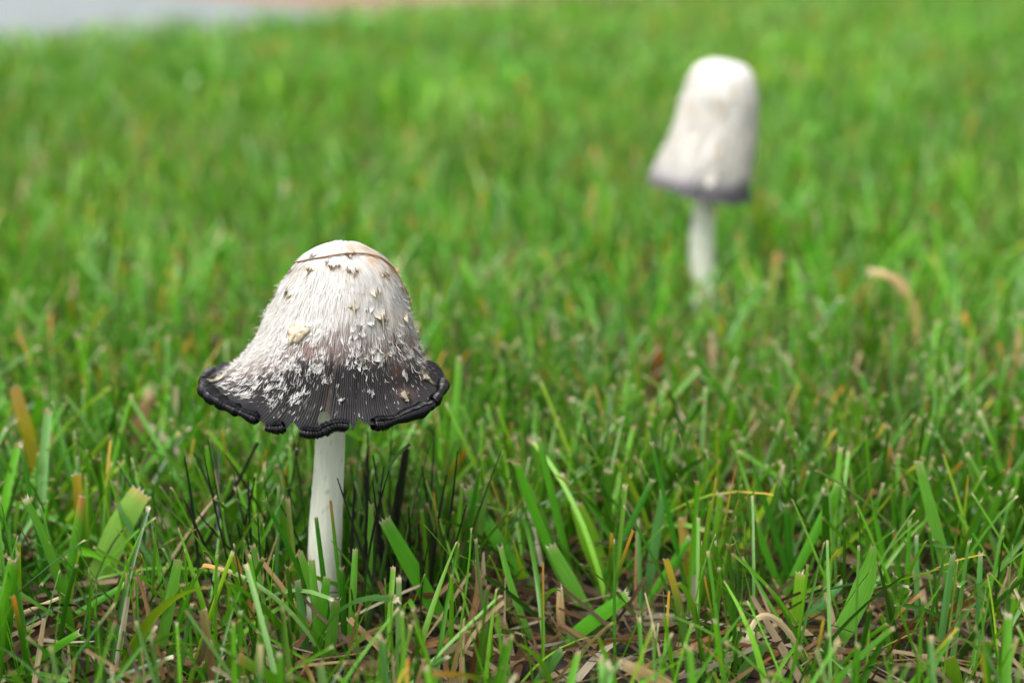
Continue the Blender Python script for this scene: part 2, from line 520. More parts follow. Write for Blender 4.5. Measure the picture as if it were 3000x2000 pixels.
class Cap:
    """a bell swept from rings given as photo pixels (y, centre x, half width) on the vertical plane Y = D"""

    def __init__(self, rings, D, nth, ntt, tilt=0.0, flat=0.97, Yc=None):
        rings = np.array(rings, float)
        c = plane_at(rings[:, 1], rings[:, 0], D)
        e = plane_at(rings[:, 1] + rings[:, 2], rings[:, 0], D)
        r = e[:, 0] - c[:, 0]
        arc = np.concatenate([[0], np.cumsum(np.hypot(np.diff(r), np.diff(c[:, 2])))])
        arc /= arc[-1]
        td = np.linspace(0, 1, 800)
        ker = np.hanning(41); ker /= ker.sum()

        def sm(v, odd=False):
            d = np.interp(td, arc, v)
            lo = (2 * d[0] - d[1:21][::-1]) if odd else d[1:21][::-1]
            hi = 2 * d[-1] - d[-21:-1][::-1]
            return np.convolve(np.concatenate([lo, d, hi]), ker, 'valid')
        R, X, Z = sm(r, True), sm(c[:, 0]), sm(c[:, 2])
        R[0] = 0
        self.D, self.nth, self.ntt = D, nth, ntt
        self.t = np.linspace(0, 1, ntt + 1) ** 0.9
        self.th = np.arange(nth) / nth * 2 * np.pi
        self.r = np.interp(self.t, td, R); self.xc = np.interp(self.t, td, X); self.zc = np.interp(self.t, td, Z)
        ct, st = np.cos(self.th)[None], np.sin(self.th)[None]
        self.P = np.stack([self.xc[:, None] + self.r[:, None] * ct, D + flat * self.r[:, None] * st + 0 * ct,
                           self.zc[:, None] - math.tan(tilt) * self.r[:, None] * ct], -1)

    def normals(self):
        dth = np.roll(self.P, -1, 1) - np.roll(self.P, 1, 1)
        dt = np.gradient(self.P, axis=0)
        N = np.cross(dt, dth)
        N /= np.linalg.norm(N, axis=-1, keepdims=True) + 1e-12
        N[0] = (0, 0, 1)
        self.N = N if N[self.ntt // 2, 0, 0] > 0 else -N
        self.N[0] = (0, 0, 1)
        return self.N

    def at(self, th, t):
        """surface point and normal at (th, t), bilinear"""
        fj = np.interp(t, self.t, np.arange(self.ntt + 1)); j = np.clip(fj.astype(int), 0, self.ntt - 1); b = (fj - j)[..., None]
        fi = (np.asarray(th) / (2 * np.pi) * self.nth) % self.nth; i = fi.astype(int) % self.nth; a = (fi - np.floor(fi))[..., None]
        i2 = (i + 1) % self.nth
        g = lambda A: (A[j, i] * (1 - a) + A[j, i2] * a) * (1 - b) + (A[j + 1, i] * (1 - a) + A[j + 1, i2] * a) * b
        return g(self.P), g(self.N)

    def find(self, px, py):
        """(th, t) of the surface point seen at a photo pixel (front half)"""
        X, Y = to_px(self.P)
        front = (self.N[..., 1] * (0 - self.P[..., 1]) + self.N[..., 0] * (0 - self.P[..., 0]) + self.N[..., 2] * (CAM_H - self.P[..., 2])) > 0
        d = np.where(front, (X - px) ** 2 + (Y - py) ** 2, 1e12)
        j, i = np.unravel_index(np.argmin(d), d.shape)
        return self.th[i], self.t[j]

    def faces(self, mask=None):
        i = np.arange(self.nth); i2 = (i + 1) % self.nth
        j = np.arange(self.ntt)[:, None]
        q = np.stack([j * self.nth + i, j * self.nth + i2, (j + 1) * self.nth + i2, (j + 1) * self.nth + i], -1)
        return q[mask] if mask is not None else q.reshape(-1, 4)


def ribbons(P, Sd, N, W, C, rnd):
    """strands: P (n,k,3) points, Sd (n,k,3) side vectors, W (n,k) half widths, C (n,3) or (n,k,3)"""
    n, k = P.shape[:2]
    V = np.stack([P - Sd * W[..., None], P + Sd * W[..., None]], 2).reshape(-1, 3)
    i = np.arange(k - 1) * 2
    q = np.stack([i, i + 1, i + 3, i + 2], -1)
    F = (q[None] + (np.arange(n) * 2 * k)[:, None, None]).reshape(-1, 4)
    if C.ndim == 2:
        C = np.repeat(C[:, None], k, 1)
    C = np.repeat(C[:, :, None], 2, 2).reshape(-1, 3)
    UV = np.zeros((n, k, 2, 3)); UV[..., 0] = rnd[:, None, None]; UV[:, :, 1, 0] += 0.3; UV[..., 1] = np.linspace(0, 3, k)[None, :, None]
    return V, F, C, UV.reshape(-1, 3)


def strands(cap, th0, t0, length, width, lift, colour, rng, k=5, converge=None, curl=0.0):
    """thin fibres lying down the cap, tips lifted; returns mesh arrays. length in metres"""
    n = len(th0)
    s = np.linspace(0, 1, k)
    arcl = np.sum(np.linalg.norm(np.diff(cap.P[:, 0], axis=0), axis=-1))
    rr = np.interp(t0, cap.t, cap.r) + 0.002
    sway = rng.normal(0, 0.12, n) * length
    tt = np.clip(t0[:, None] + (length / arcl)[:, None] * s[None], 0, 0.999)
    tgt = np.zeros(n) if converge is None else converge
    thh = th0[:, None] + ((sway + tgt) / rr)[:, None] * s[None] ** 1.5
    P, N = cap.at(thh, tt)
    h = 0.00008 + lift[:, None] * s[None] ** 2.2
    P = P + N * h[..., None]
    P[..., 2] += curl * lift[:, None] * s[None] ** 4
    T = np.gradient(P, axis=1); T /= np.linalg.norm(T, axis=-1, keepdims=True) + 1e-12
    Sd = np.cross(T, N)
    Sd /= np.linalg.norm(Sd, axis=-1, keepdims=True) + 1e-12
    W = width[:, None] * np.interp(s, [0, 0.3, 0.7, 1], [0.5, 1.0, 0.75, 0.08])[None]
    return ribbons(P, Sd, N, W, colour, rng.uniform(0, 50, n))


def merge(parts):
    V, F, C, U, off = [], [], [], [], 0
    for v, f, c, u in parts:
        V.append(v); F.append(f + off); C.append(c); U.append(u); off += len(v)
    return np.concatenate(V), [np.concatenate(F)], np.concatenate(C), np.concatenate(U)


def tube(path, rad, colours, sides=14, cap_ends=True):
    path = np.asarray(path, float); n = len(path)
    T = np.gradient(path, axis=0); T /= np.linalg.norm(T, axis=1, keepdims=True)
    ref = np.array([0.0, 1.0, 0.0]) if abs(T[0, 1]) < 0.8 else np.array([1.0, 0, 0])
    A = np.cross(T, ref); A /= np.linalg.norm(A, axis=1, keepdims=True); B = np.cross(T, A)
    ph = np.arange(sides) / sides * 2 * np.pi
    rad = np.asarray(rad, float)
    if rad.ndim == 1:
        rad = np.repeat(rad[:, None], sides, 1)
    V = path[:, None] + rad[..., None] * (A[:, None] * np.cos(ph)[None, :, None] + B[:, None] * np.sin(ph)[None, :, None])
    i = np.arange(sides); j = np.arange(n - 1)[:, None]
    F = np.stack([j * sides + i, j * sides + (i + 1) % sides, (j + 1) * sides + (i + 1) % sides, (j + 1) * sides + i], -1).reshape(-1, 4)
    ln = np.concatenate([[0], np.cumsum(np.linalg.norm(np.diff(path, axis=0), axis=1))])
    UV = np.stack([np.broadcast_to(rad.mean() * 1000 * ph[None], (n, sides)), np.broadcast_to(ln[:, None] * 1000, (n, sides)), np.zeros((n, sides))], -1)
    C = np.asarray(colours, float)
    C = np.repeat(C[:, None], sides, 1) if C.ndim == 2 else C
    V, C, UV = V.reshape(-1, 3), C.reshape(-1, 3), UV.reshape(-1, 3)
    if cap_ends:
        V = np.concatenate([V, path[:1], path[-1:]]); C = np.concatenate([C, C[:1], C[-1:]]); UV = np.concatenate([UV, UV[:1], UV[-1:]])
        a, b = n * sides, n * sides + 1
        F3 = np.concatenate([np.stack([np.full(sides, a), (i + 1) % sides, i], -1), np.stack([np.full(sides, b), (n - 1) * sides + i, (n - 1) * sides + (i + 1) % sides], -1)])
        return V, [F, F3], C, UV
    return V, [F], C, UV


def stem(parent, pts, D, rad_px, foot, seed):
    """pts photo pixels from top to near the ground"""
    pts = np.array(pts, float)
    P = plane_at(pts[:, 0], pts[:, 1], D)
    P = np.concatenate([P, [[foot[0], foot[1], -0.004]]])
    mpp = D * 1.05 / FPX
    R = np.array(list(rad_px) + [rad_px[-1] * 1.08]) * mpp
    s = np.linspace(0, 1, len(P)); sd = np.linspace(0, 1, 90)
    path = np.stack([np.interp(sd, s, P[:, i]) for i in range(3)], -1)
    ker = np.hanning(15); ker /= ker.sum()
    for i in range(3):
        v = path[:, i]; e = np.concatenate([2 * v[0] - v[1:8][::-1], v, 2 * v[-1] - v[-8:-1][::-1]])
        path[:, i] = np.convolve(e, ker, 'valid')
    r = np.interp(sd, s, R)
    ph = np.arange(48) / 48 * 2 * np.pi
    hh = path[:, 2][:, None] * 1000
    rr = r[:, None] * (1 + 0.025 * (vnoise(np.cos(ph)[None] * 2 + 5, np.sin(ph)[None] * 2 + seed, hh * 0.15) - 0.5) + 0.018 * (vnoise(np.cos(ph)[None] * 9 + 5, np.sin(ph)[None] * 9, hh * 0.05 + seed) - 0.5)
                      + 0.03 * (vnoise(np.cos(ph)[None] * 5, np.sin(ph)[None] * 5 + 9, hh * 0.6 + seed) ** 6))
    C = np.ones((90, 48, 3)) * np.array([0.66, 0.68, 0.57])
    C *= (0.88 + 0.2 * vnoise(np.cos(ph)[None] * 3, np.sin(ph)[None] * 3, hh * 0.12 + seed))[..., None]
    g = vnoise(np.cos(ph)[None] * 8, np.sin(ph)[None] * 8, hh * 0.9 + seed)
    C = mix(C, np.array([0.30, 0.29, 0.24]), sstep(0.86, 0.95, g) * 0.6)
    dirt = sstep(0.009, 0.001, path[:, 2])[:, None] * vnoise(np.cos(ph)[None] * 4, np.sin(ph)[None] * 4, hh * 0.5)
    C = mix(C, np.array([0.22, 0.17, 0.10]), np.clip(dirt, 0, 1))
    V, F, C, UV = tube(path, rr, C, 48)
    return obj('stem', make_mesh('stem', V - np.array(parent.location), F, C, UV), MAT_STEM, parent), path, r


# ------------------------------------------------------------------ the large open mushroom
M1 = thing('mushroom', tuple(STEM1), 'open shaggy white mushroom with blackened, rolled up rim on a bare white stem', 'mushroom', 'mushrooms growing in the lawn')
O1 = np.array(STEM1)
cap1 = Cap([(711, 1003, 0), (714, 1003, 40), (722, 1001, 66), (732, 998, 88), (750, 1001, 117), (769, 1004, 138), (803, 1004, 161), (838, 999, 181), (882, 997, 197),
            (913, 991, 211), (945, 988, 221), (976, 984, 231), (1020, 976, 250), (1067, 968, 273), (1096, 961, 296), (1112, 955, 322), (1122, 950, 344), (1127, 948, 358)],
           D1, 1800, 110)
cap1.normals()
# --- hang the rim as it hangs in the photograph
rim = cap1.P[-1]
rx, ry = to_px(rim)
bx = np.array([65, 120, 170, 300, 480, 560, 640, 720, 800, 900, 1000, 1100, 1190, 1260, 1340, 1420, 1500, 1700, 1800, 1870, 1895])
by = np.array([1135, 1225, 1262, 1308, 1378, 1440, 1458, 1456, 1475, 1492, 1475, 1452, 1460, 1440, 1428, 1428, 1400, 1338, 1268, 1175, 1120])
BX, BY = crop1(bx, by)
target = plane_at(rx, np.interp(rx, BX, BY), rim[:, 1])[:, 2]
frontw = sstep(0.12, -0.2, np.sin(cap1.th))
dz = (target - rim[:, 2]) * frontw
ker = np.hanning(25); ker /= ker.sum()
dz = np.convolve(np.concatenate([dz[-12:], dz, dz[:12]]), ker, 'valid')
dz += (1 - frontw) * 0.0016 * (vnoise(cap1.th * 3, 4) - 0.25)
wt = sstep(0.50, 1.02, cap1.t) ** 1.3
cap1.P[..., 2] += wt[:, None] * dz[None]
cap1.normals()

# --- where the white veil ends and where the tufts end, read off the photograph
def boundary(pts):
    th, tt = [], []
    for x, y in pts:
        a, b = cap1.find(*crop1(x, y))
        th.append(a if a > math.pi / 2 else a + 2 * math.pi); tt.append(b)
    o = np.argsort(th)
    th, tt = np.array(th)[o], np.array(tt)[o]
    return lambda q: np.interp(np.where(q < math.pi / 2, q + 2 * math.pi, q), th, tt)


white_to = boundary([(350, 950), (430, 900), (520, 880), (620, 860), (720, 800), (800, 720), (930, 690), (1060, 660), (1180, 640), (1290, 690), (1400, 720), (1490, 700), (1580, 690), (1650, 720)])
dark_from = boundary([(280, 1060), (380, 1060), (500, 1020), (640, 990), (760, 930), (850, 880), (960, 900), (1060, 900), (1200, 860), (1300, 900), (1400, 890), (1500, 920), (1600, 930), (1700, 950)])
tuft_to = boundary([(200, 1110), (300, 1270), (420, 1290), (560, 1290), (680, 1330), (800, 1270), (920, 1230), (1010, 1140), (1080, 1060), (1200, 1040), (1350, 1040), (1450, 960), (1600, 960), (1720, 1080)])

TH, TT = np.meshgrid(cap1.th, cap1.t)
PX1, PY1 = to_px(cap1.P)
CX1, CY1 = (PX1 - 560) / 0.39534, (PY1 - 680) / 0.39534
front1 = np.sin(TH) < 0.25
# gill ridges, folds, dents
nz = vnoise(np.cos(TH) * 6 + 9, np.sin(TH) * 6 + 9, TT * 4)
darkm = sstep(-0.05, 0.10, TT - dark_from(TH) + 0.05 * (nz - 0.5))
ridge = np.cos((TH + 0.012 * vnoise(np.cos(TH) * 10, np.sin(TH) * 10, TT * 5)) * 270)
disp = darkm * ridge * 0.00016 * sstep(0.15, 0.4, TT) * (0.5 + vnoise(np.cos(TH) * 14, np.sin(TH) * 14, TT * 3))
disp += 0.0007 * (vnoise(np.cos(TH) * 2.5 + 3, np.sin(TH) * 2.5, TT * 4) - 0.5) * sstep(0, 0.2, TT)
disp += 0.00035 * (vnoise(np.cos(TH) * 9 + 3, np.sin(TH) * 9, TT * 13) - 0.5)
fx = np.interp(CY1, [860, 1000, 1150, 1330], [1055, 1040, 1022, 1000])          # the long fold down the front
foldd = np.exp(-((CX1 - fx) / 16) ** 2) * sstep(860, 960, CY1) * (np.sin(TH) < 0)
disp -= 0.0006 * foldd
disp += 0.0003 * np.exp(-((CX1 - fx - 40) / 18) ** 2) * sstep(900, 1000, CY1) * (np.sin(TH) < 0)
disp += sstep(0.85, 1, TT) * 0.0006 * np.sin(TH * 23 + 1.3) * (nz - 0.2)
BASE_N = cap1.N.copy()
cap1.P += BASE_N * disp[..., None]
cap1.normals()

# colour of the skin
nA = vnoise(np.cos(TH) * 40, np.sin(TH) * 40, TT * 9)
nB = vnoise(np.cos(TH) * 90, np.sin(TH) * 90, TT * 14)
white = np.array([0.5478, 0.5353, 0.5146]) * np.ones(TH.shape + (3,))
white *= (0.66 + 0.30 * nA)[..., None]
mid = np.array([0.187, 0.1445, 0.1318]) * (0.7 + 0.6 * nB)[..., None]
dark = np.array([0.01785, 0.017, 0.01785]) * (0.55 + 0.9 * nB)[..., None] * (1.0 + 0.62 * ridge * sstep(0.3, 0.6, TT))[..., None]
jag = 0.10 * (nA - 0.5) + 0.06 * (nB - 0.5)
C1 = mix(white, mid, sstep(-0.02, 0.09, TT - white_to(TH) + jag))
C1 = mix(C1, dark, sstep(-0.06, 0.10, TT - dark_from(TH) + jag))
C1 = mix(C1, np.array([0.012, 0.012, 0.014]), sstep(0.93, 0.985, TT))


def stain(cx, cy, sx, sy, col, amt, rough=0.7):
    global C1
    f = np.exp(-(((CX1 - cx) / sx) ** 2 + ((CY1 - cy) / sy) ** 2)) * (np.sin(TH) < 0.1)
    f = np.clip(f * (1 - rough + 2 * rough * nA) * amt * 1.45, 0, 1)
    C1 = mix(C1, np.array(col) * 0.74, f)


for a in [(1540, 810, 60, 60, (0.11, 0.045, 0.018), 1.0), (1640, 780, 30, 80, (0.22, 0.09, 0.04), 0.8), (1690, 880, 25, 40, (0.06, 0.03, 0.015), 0.9), (920, 760, 60, 40, (0.36, 0.19, 0.14), 0.6),
          (900, 880, 90, 50, (0.26, 0.15, 0.12), 0.6), (1050, 830, 90, 70, (0.25, 0.17, 0.15), 0.6), (1330, 110, 120, 40, (0.464, 0.352, 0.216), 0.7), (1360, 200, 60, 60, (0.496, 0.336, 0.192), 0.7),
          (1480, 240, 50, 90, (0.480, 0.336, 0.176), 0.8), (1180, 120, 40, 50, (0.528, 0.400, 0.272), 0.7), (880, 280, 60, 25, (0.50, 0.40, 0.26), 0.7), (1050, 260, 50, 22, (0.40, 0.31, 0.17), 1.0),
          (1195, 292, 55, 22, (0.33, 0.25, 0.12), 1.2), (1440, 318, 45, 22, (0.42, 0.32, 0.18), 1.0), (760, 275, 50, 30, (0.45, 0.36, 0.27), 0.8), (1000, 160, 200, 40, (0.50, 0.49, 0.48), 0.5),
          (960, 310, 60, 40, (0.50, 0.50, 0.50), 0.6), (1500, 640, 120, 90, (0.62, 0.54, 0.44), 0.5), (1370, 450, 60, 40, (0.66, 0.56, 0.40), 0.5), (1200, 540, 30, 40, (0.60, 0.50, 0.36), 0.6),
          (1590, 1190, 60, 40, (0.16, 0.10, 0.075), 0.8), (1540, 1040, 40, 40, (0.10, 0.05, 0.03), 0.7)]:
    stain(*a)
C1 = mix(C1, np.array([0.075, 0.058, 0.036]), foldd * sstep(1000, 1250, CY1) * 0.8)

# tears at the hanging edge
q = lambda A: 0.25 * (A[:-1] + A[1:] + np.roll(A, -1, 1)[:-1] + np.roll(A, -1, 1)[1:])
QX, QY, QF = 0.5 * (CX1[:-1] + CX1[1:]), 0.5 * (CY1[:-1] + CY1[1:]), np.sin(TH[:-1]) < -0.3
gone = np.zeros(QX.shape, bool)
gone |= ((QX - 985) / (46 - 0.1 * (QY - 1395) * (QX < 985))) ** 2 + ((QY - 1395) / 72) ** 2 < 1                           # the round hole
gone |= (QY > 1400 + np.where(QX < 757, (757 - QX) * 0.95, (QX - 757) * 1.9)) & (np.abs(QX - 757) < 60)          # notch
gone |= (QY > 1374 + np.where(QX < 1232, (1232 - QX) * 2.6, (QX - 1232) * 0.62)) & (QX > 1185) & (QX < 1345)     # notch
gone |= (QY > 1400 + (545 - QX) * -0.0 + np.abs(QX - 515) * 1.6) & (np.abs(QX - 515) < 32)
gone |= ((QX - 1178) / 11) ** 2 + ((QY - 1437) / 22) ** 2 < 1
gone |= ((QX - 1398) / 12) ** 2 + ((QY - 1362) / 8) ** 2 < 1
gone &= QF
UVc = np.stack([TH * np.interp(TT, cap1.t, cap1.r) * 1000, TT * 55, 0 * TT], -1)
capo = obj('cap', make_mesh('cap', cap1.P.reshape(-1, 3) - O1, [cap1.faces(~gone)], C1.reshape(-1, 3), UVc.reshape(-1, 3)), MAT_CAP, M1)
capo['label'] = 'shaggy white bell with a charcoal black skirt and brown scales'

# the black gill layer inside the bell (gives the cap its thickness)
inner = cap1.P[4:94:5, ::12] - BASE_N[4:94:5, ::12] * np.interp(cap1.t[4:94:5], [0, 0.4, 0.85], [0.003, 0.002, 0.0006])[:, None, None]
nr, nc = inner.shape[:2]
i = np.arange(nc); j = np.arange(nr - 1)[:, None]
Fi = np.stack([j * nc + i, (j + 1) * nc + i, (j + 1) * nc + (i + 1) % nc, j * nc + (i + 1) % nc], -1).reshape(-1, 4)
obj('gills', make_mesh('gills', inner.reshape(-1, 3) - O1, [Fi], np.full((nr * nc, 3), 0.014), np.zeros((nr * nc, 3))), MAT_INK, capo)

# --- fibres
rng = np.random.default_rng(5)
parts = []
n = 15000
t0 = np.sqrt(rng.uniform(0.03, 1, n)) * 0.93
th0 = rng.uniform(0, 2 * np.pi, n)
wb, db, ub = white_to(th0), dark_from(th0), tuft_to(th0)
rightish = sstep(4.55, 4.85, np.where(th0 < math.pi / 2, th0 + 2 * math.pi, th0))
prob = np.where(t0 < wb, 0.8, np.where(t0 < db, 0.50, 0.07 - 0.05 * rightish)) * sstep(0.06, 0.3, t0)
k = rng.random(n) < prob
t0, th0, wb, db = t0[k], th0[k], wb[k], db[k]
n = len(t0)
col = mix(np.array([0.578, 0.5653, 0.544]), np.array([0.34, 0.28, 0.26]), np.clip((t0 - wb) / 0.12, 0, 1) * 0.9) * rng.uniform(0.72, 1.05, (n, 1))
fi_ = (th0 / (2 * np.pi) * cap1.nth).astype(int) % cap1.nth
fj_ = np.clip(np.interp(t0, cap1.t, np.arange(cap1.ntt + 1)).astype(int) + 2, 0, cap1.ntt)
col = mix(col, C1[fj_, fi_] * 1.12, np.where(t0 < db, 0.55, 0.2))                  # fibres take on the stains of the skin below
wmul = np.where(t0 < wb, 0.9, 0.62)
parts.append(strands(cap1, th0, t0, rng.uniform(0.0016, 0.0042, n) * np.where(t0 > db, 0.38, 1.0), rng.uniform(0.00008, 0.00019, n) * wmul, rng.uniform(0, 1, n) ** 3 * 0.0007 * np.where(t0 < wb, 0.55, 1) + 0.00003, col, rng))
# tufts: several fibres drawn together into a point
nt_ = 1900
tc, thc = rng.uniform(0.42, 0.97, nt_), rng.uniform(0, 2 * np.pi, nt_)
u, d0, w0 = tuft_to(thc), dark_from(thc), white_to(thc)
patchy = vnoise(np.cos(thc) * 7, np.sin(thc) * 7, tc * 8)
right_ = sstep(4.45, 4.75, np.where(thc < math.pi / 2, thc + 2 * math.pi, thc))
k = (tc > w0 - 0.03 + 0.08 * right_) & (tc < u) & (rng.random(nt_) < (1 - 0.6 * right_)) & (rng.random(nt_) < 0.15 + 1.25 * patchy * np.clip(1.25 - (tc - d0) / np.maximum(u - d0, 0.02) * 0.8, 0.15, 1))
tc, thc = tc[k], thc[k]
tsize = rng.uniform(0.5, 1.5, len(tc))
for m in range(11):
    n = len(tc)
    off = rng.normal(0, 0.00055, n) * tsize
    L = rng.uniform(0.0007, 0.0024, n) * tsize
    r_ = np.interp(tc, cap1.t, cap1.r)
    parts.append(strands(cap1, thc + off / r_, np.clip(tc - L / 0.06, 0.05, 1), L * rng.uniform(0.85, 1.15, n), rng.uniform(0.00004, 0.00010, n), rng.uniform(0.0002, 0.0009, n),
                         np.array([0.629, 0.6205, 0.612]) * rng.uniform(0.75, 1.05, (n, 1)), rng, converge=-off * rng.uniform(0.3, 1.0, n) + rng.normal(0, 0.0002, n), curl=0.4))
# fibres standing off the surface, seen along the outline
n = 900
tc, thc = rng.uniform(0.30, 0.86, n), rng.uniform(0, 2 * np.pi, n)
k = tc < dark_from(thc) + 0.12
tc, thc = tc[k], thc[k]
n = len(tc)
parts.append(strands(cap1, thc, tc, rng.uniform(0.0010, 0.0024, n), rng.uniform(0.00006, 0.00014, n), rng.uniform(0.0004, 0.0015, n), np.array([0.60, 0.585, 0.56]) * rng.uniform(0.75, 1.05, (n, 1)), rng, curl=0.3))
# stray white crumbs on the black skirt
n = 300
tc, thc = rng.uniform(0.6, 0.95, n), rng.uniform(0, 2 * np.pi, n)
parts.append(strands(cap1, thc, tc, rng.uniform(0.0004, 0.0014, n), rng.uniform(0.00005, 0.00012, n), rng.uniform(0.0001, 0.0005, n), np.array([0.527, 0.5185, 0.51]) * rng.uniform(0.5, 1.1, (n, 1)), rng))
V, F, C, UV = merge(parts)
fo = obj('fibres', make_mesh('fibres', V - O1, F, C, UV), MAT_FIBRE, capo)
fo['kind'] = 'stuff'

# --- larger curled scales
CREAM, TAN, BROWN, WHITE, GREY = (0.4648, 0.415, 0.3154), (0.332, 0.249, 0.1411), (0.1992, 0.1328, 0.06225), (0.5478, 0.5395, 0.5229), (0.1992, 0.166, 0.1494)
scales = [(880, 282, 62, TAN), (1050, 248, 66, BROWN), (1195, 282, 70, BROWN), (1440, 310, 60, TAN), (1175, 172, 60, TAN), (750, 268, 62, GREY), (715, 452, 66, TAN), (1360, 430, 85, CREAM),
          (1205, 555, 66, CREAM), (1385, 600, 120, CREAM), (1590, 610, 100, CREAM), (1330, 560, 60, WHITE), (1440, 640, 80, CREAM), (640, 405, 40, CREAM), (620, 455, 46, CREAM), (578, 555, 50, CREAM),
          (545, 600, 46, WHITE), (1000, 220, 40, WHITE), (905, 170, 52, WHITE), (1660, 720, 66, CREAM), (1685, 770, 60, WHITE), (1705, 880, 70, CREAM), (1330, 660, 80, WHITE), (1210, 770, 60, WHITE),
          (1290, 930, 80, WHITE), (1385, 925, 86, WHITE), (1440, 905, 70, CREAM), (1500, 905, 70, CREAM), (1550, 915, 64, WHITE), (1600, 905, 74, WHITE), (1650, 890, 80, WHITE),
          (1580, 1210, 90, CREAM), (1730, 1060, 120, CREAM), (1700, 1030, 90, CREAM), (1330, 1180, 66, WHITE), (1580, 1050, 52, WHITE), (215, 1080, 100, CREAM), (190, 1110, 70, CREAM), (430, 840, 46, WHITE),
          (410, 855, 46, WHITE), (1250, 690, 66, WHITE), (1110, 1240, 46, WHITE), (870, 720, 60, WHITE), (1560, 400, 50, TAN), (1510, 280, 60, TAN)]
srng = np.random.default_rng(3)
for cx, cy, size, col in scales:
    a, b = cap1.find(*crop1(cx, cy))
    L = size * 3.3e-5
    nu, nv = 15, 9
    U_, V_ = np.meshgrid(np.linspace(-1, 1, nu), np.linspace(0, 1, nv))
    rr = max(np.interp(b, cap1.t, cap1.r), 0.004)
    L *= 1.1
    wd = L * (srng.uniform(0.55, 0.85) if col in (TAN, BROWN) else srng.uniform(0.35, 0.6)) * np.interp(V_, [0, 0.25, 0.6, 1], [0.75, 1.0, 0.9, 0.62 if col in (TAN, BROWN) else 0.34])
    tear = V_ * L * (1 - 0.45 * np.abs(np.linspace(-1, 1, nu))[None] * np.clip(V_ * 1.6 - 0.6, 0, 1) + 0.42 * srng.normal(0, 1, nu)[None] * np.clip(V_ * 1.6 - 0.6, 0, 1))
    skew = srng.normal(0, 0.25) * L
    P, N = cap1.at(a + (U_ * wd + skew * V_) / rr, np.clip(b - 0.4 * L / 0.06 + tear / 0.06, 0.01, 0.995))
    lift = srng.uniform(0.08, 0.2) * L
    P = P + N * (0.00008 + lift * V_ ** 2 + 0.12 * L * U_ ** 2 * V_)[..., None]
    P[..., 2] += (0.25 * L * np.clip(V_ - 0.6, 0, 1))
    q_ = (np.arange(nv - 1)[:, None] * nu + np.arange(nu - 1)[None])
    F = np.stack([q_, q_ + 1, q_ + nu + 1, q_ + nu], -1).reshape(-1, 4)
    ii_ = np.argmin(np.abs(cap1.th - a)); jj_ = np.argmin(np.abs(cap1.t - b))
    skin = C1[max(jj_ - 3, 0), ii_]
    cc = mix(skin * np.ones(V_.shape + (3,)), np.array(col) * srng.uniform(0.85, 1.1), 0.8 * sstep(0.1, 0.9, V_ + 0.3 * (np.abs(U_) - 0.5)))
    UV = np.stack([U_ * wd * 1000 + cx, V_ * L * 1000, 0 * U_], -1)
    me = make_mesh('scale', P.reshape(-1, 3) - O1, [F], cc.reshape(-1, 3), UV.reshape(-1, 3))
    obj('scale', me, MAT_FIBRE, capo)

